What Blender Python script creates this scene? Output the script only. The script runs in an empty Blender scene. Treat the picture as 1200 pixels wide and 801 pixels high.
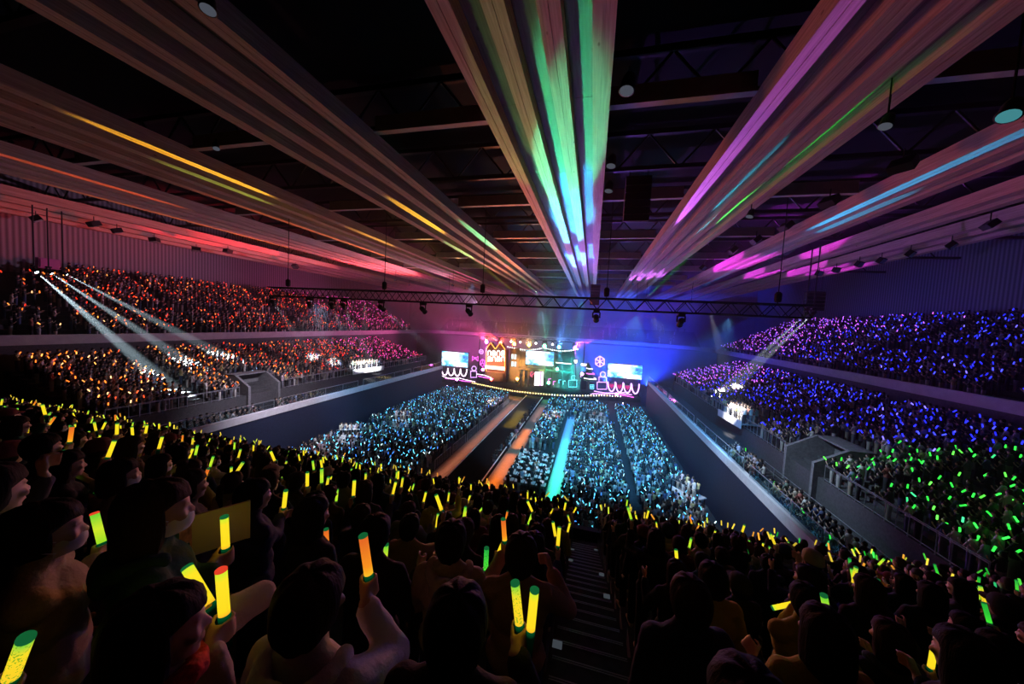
import bpy, math, random
import numpy as np
from mathutils import Vector, Matrix, noise

rnd = random.Random(7)
sc = bpy.context.scene
col = sc.collection
V = Vector
PI = math.pi

# ------------------------------------------------------------------ camera frame (1200x801)
F = 382.0
EYE = V((0, 0, 16.0))
CY = V((95, 17, F)).normalized()
CX = V((1571, -108, -F)); CX -= CY * CX.dot(CY); CX.normalize()
CZ = CX.cross(CY)
if CZ.y < 0: CZ = -CZ
def ray(px, py):
    d = V((px - 600, 400.5 - py, F))
    return V((CX.dot(d), CY.dot(d), CZ.dot(d)))
def on_y(px, py, y):
    d = ray(px, py); return EYE + d * (y / d.y)
def on_z(px, py, z):
    d = ray(px, py); return EYE + d * ((z - EYE.z) / d.z)
def on_x(px, py, x):
    d = ray(px, py); return EYE + d * (x / d.x)
def S(u, v, y=75.0):                      # a point of the stage front, in enlarged-crop units
    return on_y(500 + u / 4.615, 360 + v / 4.615, y)

# ------------------------------------------------------------------ tags
def tag(o, label=None, cat=None, group=None, kind=None):
    if label: o['label'] = label
    if cat: o['category'] = cat
    if group: o['group'] = group
    if kind: o['kind'] = kind
    return o
def empty(name, loc=(0, 0, 0), rz=0.0):
    o = bpy.data.objects.new(name, None); col.objects.link(o)
    o.location = loc; o.rotation_euler = (0, 0, rz); o.empty_display_size = .1
    return o

# ------------------------------------------------------------------ mesh builder
class MB:
    def __init__(s): s.v = []; s.f = []
    def add(s, vs, fs):
        b = len(s.v); s.v.extend([tuple(x) for x in vs]); s.f.extend([tuple(b + i for i in f) for f in fs]); return s
    def box(s, c, d, M=None):
        x, y, z = d[0] / 2, d[1] / 2, d[2] / 2
        vs = [V((a, b, e)) for a in (-x, x) for b in (-y, y) for e in (-z, z)]
        if M is not None: vs = [M @ q for q in vs]
        vs = [q + V(c) for q in vs]
        return s.add(vs, [(0, 1, 3, 2), (4, 6, 7, 5), (0, 4, 5, 1), (2, 3, 7, 6), (0, 2, 6, 4), (1, 5, 7, 3)])
    def bb(s, x0, x1, y0, y1, z0, z1):
        return s.box(((x0 + x1) / 2, (y0 + y1) / 2, (z0 + z1) / 2), (abs(x1 - x0), abs(y1 - y0), abs(z1 - z0)))
    def rings(s, rings, close=True, caps=True):
        n = len(rings[0]); vs = [p for r in rings for p in r]; fs = []
        for i in range(len(rings) - 1):
            for j in range(n if close else n - 1):
                k = (j + 1) % n
                fs.append((i * n + j, i * n + k, (i + 1) * n + k, (i + 1) * n + j))
        if caps and close:
            fs.append(tuple(range(n - 1, -1, -1))); b = (len(rings) - 1) * n; fs.append(tuple(range(b, b + n)))
        return s.add(vs, fs)
    def cyl(s, p0, p1, r0, r1=None, n=10):
        p0, p1 = V(p0), V(p1); r1 = r0 if r1 is None else r1
        w = (p1 - p0).normalized(); u = w.orthogonal().normalized(); t = w.cross(u)
        ring = lambda p, r: [p + (u * math.cos(2 * PI * i / n) + t * math.sin(2 * PI * i / n)) * r for i in range(n)]
        return s.rings([ring(p0, r0), ring(p1, r1)])
    def cap(s, p0, p1, r0, r1=None, n=12):      # capsule, tapered
        p0, p1 = V(p0), V(p1); r1 = r0 if r1 is None else r1
        w = p1 - p0
        w = w.normalized() if w.length > 1e-6 else V((0, 0, 1))
        u = w.orthogonal().normalized(); t = w.cross(u)
        R = []
        def ring(p, r): R.append([p + (u * math.cos(2 * PI * i / n) + t * math.sin(2 * PI * i / n)) * r for i in range(n)])
        for a in (-80, -50, -20): ring(p0 + w * r0 * math.sin(math.radians(a)), r0 * math.cos(math.radians(a)))
        for a in (20, 50, 80): ring(p1 + w * r1 * math.sin(math.radians(a)), r1 * math.cos(math.radians(a)))
        return s.rings(R)
    def path(s, pts, r, n=8):
        for a, b in zip(pts[:-1], pts[1:]): s.cyl(a, b, r, r, n)
        return s
    def tube(s, pts, r, n=8, closed=False):
        pts = [V(p) for p in pts]; m = len(pts); R = []; prev = None
        for i, p in enumerate(pts):
            a = pts[(i - 1) % m] if closed or i else pts[0]; b = pts[(i + 1) % m] if closed or i < m - 1 else pts[-1]
            w = (b - a).normalized()
            u = w.orthogonal().normalized() if prev is None else (prev - w * prev.dot(w)).normalized()
            prev = u; t = w.cross(u)
            R.append([p + (u * math.cos(2 * PI * k / n) + t * math.sin(2 * PI * k / n)) * r for k in range(n)])
        if closed: R.append(R[0]); return s.rings(R, caps=False)
        return s.rings(R)
    def ball(s, c, r, nu=14, nv=9, M=None):
        c = V(c); r = (r, r, r) if not hasattr(r, '__len__') else r; R = []
        for j in range(nv):
            th = PI * (j + .5) / nv
            ring = [V((math.sin(th) * math.cos(2 * PI * i / nu) * r[0], math.sin(th) * math.sin(2 * PI * i / nu) * r[1], -math.cos(th) * r[2])) for i in range(nu)]
            R.append([c + (M @ q if M is not None else q) for q in ring])
        return s.rings(R)
    def lathe(s, prof, c=(0, 0, 0), n=16, M=None):
        c = V(c); R = []
        for r, z in prof:
            ring = [V((r * math.cos(2 * PI * i / n), r * math.sin(2 * PI * i / n), z)) for i in range(n)]
            R.append([c + (M @ q if M is not None else q) for q in ring])
        return s.rings(R)
    def prism(s, pts, y0, y1):                # polygon in XZ extruded in Y
        n = len(pts); vs = [V((x, y0, z)) for x, z in pts] + [V((x, y1, z)) for x, z in pts]
        fs = [tuple(range(n)), tuple(range(2 * n - 1, n - 1, -1))] + [(i, i + n, (i + 1) % n + n, (i + 1) % n) for i in range(n)]
        return s.add(vs, fs)
    def prism_z(s, pts, z0, z1):
        n = len(pts); vs = [V((x, y, z0)) for x, y in pts] + [V((x, y, z1)) for x, y in pts]
        fs = [tuple(range(n - 1, -1, -1)), tuple(range(n, 2 * n))] + [(i, (i + 1) % n, (i + 1) % n + n, i + n) for i in range(n)]
        return s.add(vs, fs)
    def mesh(s, name, smooth=False):
        me = bpy.data.meshes.new(name); me.from_pydata([tuple(p) for p in s.v], [], s.f); me.update()
        if smooth: me.polygons.foreach_set('use_smooth', [True] * len(me.polygons))
        return me
    def build(s, name, mat=None, parent=None, smooth=False):
        return link(name, s.mesh(name, smooth), mat, parent)
def link(name, me, mat=None, parent=None):
    o = bpy.data.objects.new(name, me); col.objects.link(o)
    if mat is not None:
        if len(me.materials) == 0: me.materials.append(mat)
        elif me.materials[0] != mat:
            o.material_slots[0].link = 'OBJECT'; o.material_slots[0].material = mat
    if parent is not None: o.parent = parent
    return o
def remesh(mb, name, voxel, smooth=2, wrinkle=0.0, sub=9.0):
    me = mb.mesh('tmp'); o = bpy.data.objects.new('tmp', me); col.objects.link(o)
    m = o.modifiers.new('r', 'REMESH'); m.mode = 'VOXEL'; m.voxel_size = voxel
    if smooth:
        k = o.modifiers.new('s', 'SMOOTH'); k.factor = .5; k.iterations = smooth
    dg = bpy.context.evaluated_depsgraph_get(); dg.update()
    out = bpy.data.meshes.new_from_object(o.evaluated_get(dg)); out.name = name
    bpy.data.objects.remove(o); bpy.data.meshes.remove(me)
    if wrinkle:
        for v in out.vertices:
            q = v.co * sub
            v.co += v.normal * wrinkle * (noise.noise(V((q.x, q.y, q.z * .55))) + .5 * noise.noise(q * 2.1))
    out.polygons.foreach_set('use_smooth', [True] * len(out.polygons)); out.update()
    return out

# ------------------------------------------------------------------ materials
MATS = {}
def nodes_of(name):
    m = bpy.data.materials.new(name); m.use_nodes = True
    nt = m.node_tree; nt.nodes.clear()
    out = nt.nodes.new('ShaderNodeOutputMaterial')
    return m, nt, out
def mat(name, c, rough=.7, metal=0.0, bump=0.0, scale=20.0, var=0.0, spec=.3):
    if name in MATS: return MATS[name]
    m, nt, out = nodes_of(name)
    b = nt.nodes.new('ShaderNodeBsdfPrincipled'); nt.links.new(b.outputs[0], out.inputs[0])
    b.inputs['Base Color'].default_value = (*c, 1); b.inputs['Roughness'].default_value = rough
    b.inputs['Metallic'].default_value = metal; b.inputs['Specular IOR Level'].default_value = spec
    if bump or var:
        tc = nt.nodes.new('ShaderNodeTexCoord'); nz = nt.nodes.new('ShaderNodeTexNoise')
        nz.inputs['Scale'].default_value = scale; nz.inputs['Detail'].default_value = 4
        nt.links.new(tc.outputs['Object'], nz.inputs['Vector'])
        if bump:
            bp = nt.nodes.new('ShaderNodeBump'); bp.inputs['Strength'].default_value = bump; bp.inputs['Distance'].default_value = .02
            nt.links.new(nz.outputs[0], bp.inputs['Height']); nt.links.new(bp.outputs[0], b.inputs['Normal'])
        if var:
            r = nt.nodes.new('ShaderNodeValToRGB')
            r.color_ramp.elements[0].color = (*[x * (1 - var) for x in c], 1); r.color_ramp.elements[1].color = (*[min(1, x * (1 + var)) for x in c], 1)
            r.color_ramp.elements[0].position = .3; r.color_ramp.elements[1].position = .7
            nt.links.new(nz.outputs[0], r.inputs[0]); nt.links.new(r.outputs[0], b.inputs['Base Color'])
    MATS[name] = m; return m
def emit(name, c, s=1.0, sample=True):
    if name in MATS: return MATS[name]
    m, nt, out = nodes_of(name)
    e = nt.nodes.new('ShaderNodeEmission'); e.inputs[0].default_value = (*c, 1); e.inputs[1].default_value = s
    nt.links.new(e.outputs[0], out.inputs[0])
    if not sample: m.cycles.emission_sampling = 'NONE'
    MATS[name] = m; return m
def wood_mat(nm='laminated_timber', k=1.0):
    m, nt, out = nodes_of(nm)
    b = nt.nodes.new('ShaderNodeBsdfPrincipled'); nt.links.new(b.outputs[0], out.inputs[0]); b.inputs['Roughness'].default_value = .6
    b.inputs['Specular IOR Level'].default_value = .25
    tc = nt.nodes.new('ShaderNodeTexCoord'); mp = nt.nodes.new('ShaderNodeMapping'); mp.inputs['Scale'].default_value = (9, .35, 9)
    nt.links.new(tc.outputs['Object'], mp.inputs[0])
    n1 = nt.nodes.new('ShaderNodeTexNoise'); n1.inputs['Scale'].default_value = 1.6; n1.inputs['Detail'].default_value = 7; n1.inputs['Distortion'].default_value = .6
    nt.links.new(mp.outputs[0], n1.inputs['Vector'])
    r = nt.nodes.new('ShaderNodeValToRGB'); e = r.color_ramp.elements
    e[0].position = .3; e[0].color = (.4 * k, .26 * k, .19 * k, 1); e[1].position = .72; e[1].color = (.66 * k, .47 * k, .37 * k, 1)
    nt.links.new(n1.outputs[0], r.inputs[0])
    n2 = nt.nodes.new('ShaderNodeTexVoronoi'); n2.inputs['Scale'].default_value = .55
    mp2 = nt.nodes.new('ShaderNodeMapping'); mp2.inputs['Scale'].default_value = (2.4, 1.1, 2.4); nt.links.new(tc.outputs['Object'], mp2.inputs[0]); nt.links.new(mp2.outputs[0], n2.inputs['Vector'])
    r2 = nt.nodes.new('ShaderNodeValToRGB'); r2.color_ramp.elements[0].position = .03; r2.color_ramp.elements[0].color = (.25, .2, .16, 1)
    r2.color_ramp.elements[1].position = .06; r2.color_ramp.elements[1].color = (1, 1, 1, 1)
    nt.links.new(n2.outputs['Distance'], r2.inputs[0])
    mx = nt.nodes.new('ShaderNodeMix'); mx.data_type = 'RGBA'; mx.blend_type = 'MULTIPLY'; mx.inputs[0].default_value = .8
    nt.links.new(r.outputs[0], mx.inputs[6]); nt.links.new(r2.outputs[0], mx.inputs[7]); nt.links.new(mx.outputs[2], b.inputs['Base Color'])
    return m
def attr_mat(name, emission=0.0, rough=.8):
    m, nt, out = nodes_of(name)
    a = nt.nodes.new('ShaderNodeAttribute'); a.attribute_name = 'Col'
    if emission:
        e = nt.nodes.new('ShaderNodeEmission'); e.inputs[1].default_value = emission; nt.links.new(a.outputs['Color'], e.inputs[0]); nt.links.new(e.outputs[0], out.inputs[0])
        m.cycles.emission_sampling = 'NONE'
    else:
        b = nt.nodes.new('ShaderNodeBsdfPrincipled'); b.inputs['Roughness'].default_value = rough; b.inputs['Specular IOR Level'].default_value = .2
        nt.links.new(a.outputs['Color'], b.inputs['Base Color']); nt.links.new(b.outputs[0], out.inputs[0])
    return m
def ramp_emit(name, stops, s, axis='Z', marks=None):
    m, nt, out = nodes_of(name)
    tc = nt.nodes.new('ShaderNodeTexCoord'); sp = nt.nodes.new('ShaderNodeSeparateXYZ'); nt.links.new(tc.outputs['Generated'], sp.inputs[0])
    r = nt.nodes.new('ShaderNodeValToRGB'); e = r.color_ramp.elements
    e[0].position, e[0].color = stops[0][0], (*stops[0][1], 1); e[1].position, e[1].color = stops[-1][0], (*stops[-1][1], 1)
    for p, c in stops[1:-1]:
        k = e.new(p); k.color = (*c, 1)
    nt.links.new(sp.outputs[axis], r.inputs[0])
    em = nt.nodes.new('ShaderNodeEmission'); em.inputs[1].default_value = s; nt.links.new(em.outputs[0], out.inputs[0])
    if marks:                                   # printed film inside the tube
        mp = nt.nodes.new('ShaderNodeMapping'); mp.inputs['Scale'].default_value = (2.5, 2.5, 9); nt.links.new(tc.outputs['Generated'], mp.inputs[0])
        vo = nt.nodes.new('ShaderNodeTexNoise'); vo.inputs['Scale'].default_value = 2.2; vo.inputs['Detail'].default_value = 1; nt.links.new(mp.outputs[0], vo.inputs['Vector'])
        q = nt.nodes.new('ShaderNodeValToRGB'); q.color_ramp.interpolation = 'CONSTANT'; q.color_ramp.elements[1].position = .6
        q.color_ramp.elements[0].color = (0, 0, 0, 1); q.color_ramp.elements[1].color = (1, 1, 1, 1); nt.links.new(vo.outputs[0], q.inputs[0])
        mx = nt.nodes.new('ShaderNodeMix'); mx.data_type = 'RGBA'; nt.links.new(q.outputs[0], mx.inputs[0]); nt.links.new(r.outputs[0], mx.inputs[6]); mx.inputs[7].default_value = (*marks, 1)
        nt.links.new(mx.outputs[2], em.inputs[0])
    else: nt.links.new(r.outputs[0], em.inputs[0])
    return m

M_wood = wood_mat(); M_panel = wood_mat('recess_shade_timber', .45)  # panels: same timber darkened, shade of the recesses put into the colour
M_steel = mat('dark_steel', (.012, .012, .014), .5, .6)
M_black = mat('matt_black', (.012, .012, .014), .75)
M_deck = mat('roof_deck', (.008, .008, .01), .9, bump=.2, scale=3)
M_conc = mat('concrete', (.16, .16, .17), .85, bump=.25, scale=6, var=.25)
M_dconc = mat('dark_concrete', (.06, .06, .065), .85, bump=.25, scale=8, var=.25)
M_floor = mat('arena_floor', (.02, .024, .03), .8, bump=.1, scale=4, var=.3)
M_navy = mat('navy_panel', (.016, .022, .05), .6, bump=.1, scale=5, var=.2)
M_white = mat('white_panel', (.62, .62, .64), .55, var=.08, scale=3)
M_fascia = mat('balcony_fascia', (.36, .33, .36), .7, var=.1, scale=2)
M_rail = mat('steel_rail', (.45, .47, .5), .35, .8)
M_carpet = mat('brown_matting', (.22, .13, .09), .85, bump=.2, scale=12, var=.2)
M_grey = mat('grey_plastic', (.25, .25, .27), .6)
M_stage = mat('stage_black', (.01, .01, .012), .9, spec=0)
M_brown = mat('set_timber', (.2, .11, .06), .7, var=.3, scale=4)
M_teal = mat('set_teal', (.04, .12, .13), .6, var=.2, scale=3)
M_lens = mat('lamp_glass', (.3, .5, .55), .1, spec=.8)
def glass_mat():
    m, nt, out = nodes_of('rail_glass')
    t = nt.nodes.new('ShaderNodeBsdfTransparent'); g = nt.nodes.new('ShaderNodeBsdfGlossy'); g.inputs['Roughness'].default_value = .08
    t.inputs[0].default_value = (.8, .87, .9, 1); x = nt.nodes.new('ShaderNodeMixShader'); x.inputs[0].default_value = .12
    nt.links.new(t.outputs[0], x.inputs[1]); nt.links.new(g.outputs[0], x.inputs[2]); nt.links.new(x.outputs[0], out.inputs[0]); return m
M_glass = glass_mat()
def slat_wall(name, c):
    m, nt, out = nodes_of(name)
    b = nt.nodes.new('ShaderNodeBsdfPrincipled'); b.inputs['Roughness'].default_value = .8; b.inputs['Base Color'].default_value = (*c, 1); nt.links.new(b.outputs[0], out.inputs[0])
    tc = nt.nodes.new('ShaderNodeTexCoord'); w = nt.nodes.new('ShaderNodeTexWave'); w.bands_direction = 'Y'; w.inputs['Scale'].default_value = .75
    nt.links.new(tc.outputs['Object'], w.inputs['Vector'])
    r = nt.nodes.new('ShaderNodeValToRGB'); r.color_ramp.elements[0].color = (*[x * .35 for x in c], 1); r.color_ramp.elements[1].color = (*c, 1)
    nt.links.new(w.outputs[0], r.inputs[0]); nt.links.new(r.outputs[0], b.inputs['Base Color']); return m
M_slat = slat_wall('ribbed_acoustic_wall', (.3, .27, .3))

# ------------------------------------------------------------------ arena setting
AX = -9.8                      # arena axis
def struct(o, label=None): return tag(o, label, None, None, 'structure')
struct(MB().bb(-62, 43, -6, 102, -.4, 0).build('floor', M_floor))
struct(MB().bb(-64, 45, -6, 103, 29, 29.5).build('ceiling', M_deck))
struct(MB().bb(-62.5, -61.7, -6, 102, 0, 29).build('wall_left', M_slat))
struct(MB().bb(42.1, 42.9, -6, 102, 0, 29).build('wall_right', M_slat))
struct(MB().bb(-62, 43, 101, 102, 0, 29).build('wall_back', mat('far_wall', (.22, .22, .24), .9, var=.15, scale=.5)))

# side stands: profile across the hall, extruded along it
def D(side, d): return AX + side * d
def low_row(n): return 25.3 + .85 * n, 6.9 + .25 * n
def up_row(n): return 37.7 + .85 * n, 12.2 + .42 * n
Y0S = 15.6
for side, nm, Y1S in ((-1, 'left', 64.5), (1, 'right', 70)):
    def P(pts, y0, y1, name, m):
        return struct(MB().prism([(D(side, a), b) for a, b in pts], y0, y1).build(name, m))
    P([(21.2, 0), (21.5, 0), (21.5, 5.35), (21.2, 5.35)], Y0S, Y1S, 'wall_' + nm + '_arena', M_navy)
    P([(21.12, 5.35), (21.5, 5.35), (21.5, 6.0), (21.12, 6.0)], Y0S, Y1S, 'trim_1_' + nm, M_white)
    P([(21.5, 4.6), (25.0, 4.6), (25.0, 5.0), (22.9, 5.0), (22.9, 4.95), (21.5, 4.95)], Y0S, Y1S, 'terrace_walkway_' + nm, M_dconc)
    pts = [(25.0, 4.6), (25.0, 6.9)]
    for n in range(13):
        d, z = low_row(n); pts += [(d - .3, z), (d + .55, z)]
    pts += [(36.4, 4.6)]
    P(pts, Y0S, 62 if side < 0 else 66, 'terrace_lower_' + nm, M_dconc)
    P([(36.5, 11.9), (36.9, 11.9), (36.9, 12.75), (36.5, 12.75)], 6, 78, 'trim_2_' + nm, M_fascia)
    pts = [(36.9, 11.9), (36.9, 12.2)]
    for n in range(16):
        d, z = up_row(n); pts += [(d - .3, z), (d + .55, z)]
    pts += [(51.6, 18.5), (51.6, 17.5), (50.2, 17.3), (37.6, 11.5)]
    P(pts, 6, 80, 'terrace_upper_' + nm, M_dconc)
    P([(36.6, 0), (37.0, 0), (37.0, 11.9), (36.6, 11.9)], 6, 80, 'wall_' + nm + '_concourse', M_dconc)

# far end: curved corners of the balcony and the far upper stand
mb = MB(); ring = []
for k in range(25):
    a = PI * k / 24
    ex, ey = math.cos(a), math.sin(a) ** .8
    ring.append((AX + 36.5 * (abs(ex) ** .7) * (1 if ex >= 0 else -1), 78 + 13 * ey))
for (x0, y0), (x1, y1) in zip(ring[:-1], ring[1:]):
    q = [(x0, y0), (x1, y1), (x1 * 1.0 + (x1 - AX) * .02, y1 + .4), (x0 + (x0 - AX) * .02, y0 + .4)]
    mb.prism_z(q, 11.9, 12.75)
struct(mb.build('trim_3_back', M_fascia))
pts = [(91, 11.5)]
for n in range(9): pts += [(91.6 + .9 * n, 12.2 + .5 * n), (92.5 + .9 * n, 12.2 + .5 * n)]
mb = MB(); n = len(pts) + 1; poly = pts + [(100.9, 11.5)]
vs = [V((-46, y, z)) for y, z in poly] + [V((27, y, z)) for y, z in poly]
mb.add(vs, [tuple(range(n)), tuple(range(2 * n - 1, n - 1, -1))] + [(i, i + n, (i + 1) % n + n, (i + 1) % n) for i in range(n)])
struct(mb.build('terrace_upper_back', M_black))

# our own end stand: stepped terrace
NR, PITCH, RISE = 15, .9, .45
def row_z(n): return 13.9 - RISE * n
def row_y(n): return PITCH * n
mb = MB()
for x0, x1 in ((-44, -.27), (.78, 30)):
    for n in range(-1, NR + 1):
        mb.bb(x0, x1, row_y(n) - .55, row_y(n) + .35, row_z(n) - 1.2, row_z(n))
struct(mb.build('terrace_near', M_dconc))
mb = MB()
for n in range(-1, NR + 1):
    for h in (0, 1):
        mb.bb(-.27, .78, row_y(n) - .55 + .45 * h, row_y(n) - .1 + .45 * h, row_z(n) - 1.2, row_z(n) - .225 * h)
struct(mb.build('stairs_aisle', M_dconc))
struct(MB().bb(-44, 30, 14.0, 14.3, 0, 7.3).build('wall_near', M_navy))
k = 0
for n in range(1, NR):
    for h in (0, 1):
        y = row_y(n) - .1 + .45 * h - .03; z = row_z(n) - .225 * h + .006
        o = MB().bb(-.22, .73, y - .012, y, z - .006, z).bb(-.22, .73, y - .04, y - .03, z - .006, z).build('step_nosing', M_rail)
        tag(o, None, None, None, 'structure')
        if h == 0 and n % 3:
            x = -.19 if n % 2 else .66
            o = MB().bb(x - .06, x + .07, y - .13, y - .02, z - .006, z + .004).build('step_light', emit('step_glow', (.6, .72, .85), .07)); tag(o, None, None, None, 'structure')
rl = empty('front_railing', (0, 14.15, 7.3)); tag(rl, 'long steel railing along the front edge of the dark near stand', 'railing')
for i in range(60): MB().cyl((-40 + i * 1.2, 0, 0), (-40 + i * 1.2, 0, .86), .02, n=6).build('rail_post', M_steel, rl)
MB().cyl((-43, 0, .87), (29, 0, .87), .03, n=8).build('top_rail', mat('rail_orange_brown', (.35, .16, .08), .4, .3), rl)
MB().bb(-43, 29, -.01, .01, .08, .8).build('glass_panel', M_glass, rl)

# railings and glass along the side balconies
def balcony_rail(side, nm):
    r = empty('balcony_railing', (D(side, 21.32), 0, 6.0)); tag(r, 'glass and steel railing on top of the white ' + nm + ' balcony parapet', 'railing')
    gp = MB(); pm = []
    for a, b in ((16.2, 26.2), (27.2, 38.5), (39.6, 52), (53, 64.4 if side < 0 else 69.5)):
        MB().bb(-.012, .012, a, b, .02, .8).build('glass_panel', M_glass, r)
        MB().cyl((0, a, .86), (0, b, .86), .03, n=6).build('top_rail', M_rail, r)
        n = int((b - a) / 2.4) + 1
        for i in range(n):
            MB().cyl((0, a + (b - a) * i / (n - 1 if n > 1 else 1), 0), (0, a + (b - a) * i / max(n - 1, 1), .86), .025, n=6).build('post', M_rail, r)
    # round badges on the parapet
balcony_rail(-1, 'left'); balcony_rail(1, 'right')
def stand_rail(side, nm, spans):
    r = empty('stand_railing', (D(side, 24.98), 0, 6.9)); tag(r, 'pale steel barrier railing in front of the first raised row of the lower ' + nm + ' stand', 'railing')
    for a, b in spans:
        for z in (.12, .98, 1.05): MB().cyl((0, a, z), (0, b, z), .022, n=6).build('rail', M_rail, r)
        n = max(2, int((b - a) / .62))
        for i in range(n + 1): MB().cyl((0, a + (b - a) * i / n, 0), (0, a + (b - a) * i / n, 1.07), .022, n=5).build('post', M_rail, r)
stand_rail(-1, 'left', ((16, 25.5), (30.5, 42), (43, 64)))
stand_rail(1, 'right', ((16, 25.0), (29.5, 41), (42, 64)))
for side, nm in ((-1, 'left'), (1, 'right')):
    r = empty('walkway_railing', (D(side, 23.95), 0, 5.0)); tag(r, 'low tubular railing behind the front seats of the ' + nm + ' balcony', 'railing')
    for z in (.6, 1.0): MB().cyl((0, 16, z), (0, 30, z), .025, n=6).build('rail', M_rail, r)
    for i in range(11): MB().cyl((0, 16 + 1.4 * i, 0), (0, 16 + 1.4 * i, 1.0), .022, n=5).build('post', M_rail, r)
# stair openings (vomitories)
def vomitory(side, y0, y1, z):
    m = MB()
    x0, x1 = D(side, 24.7), D(side, 28.0)
    m.prism([(x0, 4.9), (x1, 4.9), (x1, z + 1.9), (D(side, 26.6), z + 1.9), (x0, z + .8)], y0, y0 + .25)
    m.prism([(x0, 4.9), (x1, 4.9), (x1, z + 1.9), (D(side, 26.6), z + 1.9), (x0, z + .8)], y1 - .25, y1)
    m.bb(D(side, 26.6), x1, y0, y1, z + 1.78, z + 1.9)
    m.bb(D(side, 27.7), x1, y0, y1, 4.9, z + 1.9)
    return m.build('stair_entrance', M_conc)
struct(vomitory(-1, 26.2, 29.8, 7.0)); struct(vomitory(1, 25.6, 29.0, 7.0))

# ------------------------------------------------------------------ timber roof
ZC = 24.3
BX = [
 (-58.6, -47.6, 4, 'fifth'), (-39.9, -34.4, 4, 'fourth'), (-28.9, -23.2, 4, 'third'), (-16.4, -11.1, 4, 'second'), (-4.85, .05, 4, 'centre'),
 (5.3, 9.75, 4, 'first'), (15.1, 17.7, 3, 'second right'), (21.0, 22.7, 2, 'third right'), (25.2, 28.8, 3, 'fourth right')]
for x0, x1, nr, nm in BX:
    r = empty('timber_girder', ((x0 + x1) / 2, 0, ZC)); tag(r, None, None, None, 'structure')
    w = x1 - x0; rw = .62 if w > 4 else .55; pitch = (w - rw) / (nr - 1)
    for i in range(nr):
        a = x0 - (x0 + x1) / 2 + i * pitch
        m = MB()
        m.bb(a, a + rw / 2 - .012, -5, 100.5, 0, .75).bb(a + rw / 2 + .012, a + rw, -5, 100.5, 0, .75).bb(a + .02, a + rw - .02, -5, 100.5, .03, .72)
        m.build('rib', M_wood, r)
        if i < nr - 1:
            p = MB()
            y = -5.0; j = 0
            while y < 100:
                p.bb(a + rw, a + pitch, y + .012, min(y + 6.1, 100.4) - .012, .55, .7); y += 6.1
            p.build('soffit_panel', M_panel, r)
# bolts plates at the rib joints would be specks; cross beams between girders
M_cb = mat('painted_cross_beam', (.42, .38, .36), .6, var=.1, scale=2)
def cross(x0, x1, y, z=25.0, w=.32):
    o = MB().bb(x0, x1, y - w / 2, y + w / 2, z, z + .12).bb(x0, x1, y - .05, y + .05, z + .12, z + .8).build('cross_beam', M_cb); tag(o, None, None, None, 'structure')
for y in (14.6, 24.8, 34.5, 44.5, 53.5, 62, 70, 78, 86, 93):
    for x0, x1 in ((-11.1, -4.85), (-23.2, -16.4), (-34.4, -28.9), (.05, 5.3), (9.75, 15.1)):
        if x0 < -20 and y > 60: continue
        if x0 > 9 and y > 75: continue
        cross(x0, x1, y + rnd.uniform(-.3, .3))
# dark secondary steel trusses above
for y in (8, 16.5, 23, 32, 41, 50, 60):
    m = MB(); m.bb(-60, 41, y - .15, y + .15, 28.5, 28.8).bb(-60, 41, y - .15, y + .15, 26.3, 26.55)
    x = -60
    while x < 38:
        m.cyl((x, y, 26.4), (x + 1.9, y, 28.6), .07, n=5); m.cyl((x + 1.9, y, 28.6), (x + 3.8, y, 26.4), .07, n=5); x += 3.8
    struct(m.build('roof_truss_beam', M_steel))

# ------------------------------------------------------------------ lighting truss and lamps
def lattice(name, p0, p1, s, label, seg=1.3):
    p0, p1 = V(p0), V(p1); L = (p1 - p0).length
    r = empty(name, p0, math.atan2(p1.y - p0.y, p1.x - p0.x)); tag(r, label, 'truss')
    h = s / 2
    for y, z in ((-h, -h), (-h, h), (h, -h), (h, h)):
        MB().cyl((0, y, z), (L, y, z), .05, n=6).build('chord', M_steel, r)
    m = MB(); n = int(L / seg); q = L / n
    for i in range(n):
        a, b = i * q, (i + 1) * q
        for y in (-h, h):
            m.cyl((a, y, -h), (a + q / 2, y, h), .028, n=5).cyl((a + q / 2, y, h), (b, y, -h), .028, n=5)
        m.cyl((a, -h, h), (a, h, h), .025, n=5).cyl((a, -h, -h), (a, h, -h), .025, n=5)
    m.build('web_bracing', M_steel, r)
    return r, L
TRY, TRZ = 25.0, 17.75
truss, TL = lattice('lighting_truss', (-30.2, TRY, TRZ), (13.4, TRY, TRZ), .8, 'long black box truss hung across the hall below the timber roof')
for x in (2.0, 12.4, 21.4, 31.0, 41.8):
    m = MB(); m.cyl((x, 0, .4), (x, 0, ZC - TRZ + 1.5), .03, n=6); m.build('hoist_chain', M_steel, truss)
    MB().lathe([(.0, .45), (.16, .45), (.2, .6), (.2, 1.0), (.12, 1.12), (0, 1.12)], (x, 0, .1), 10).build('chain_hoist', M_black, truss)

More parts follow.
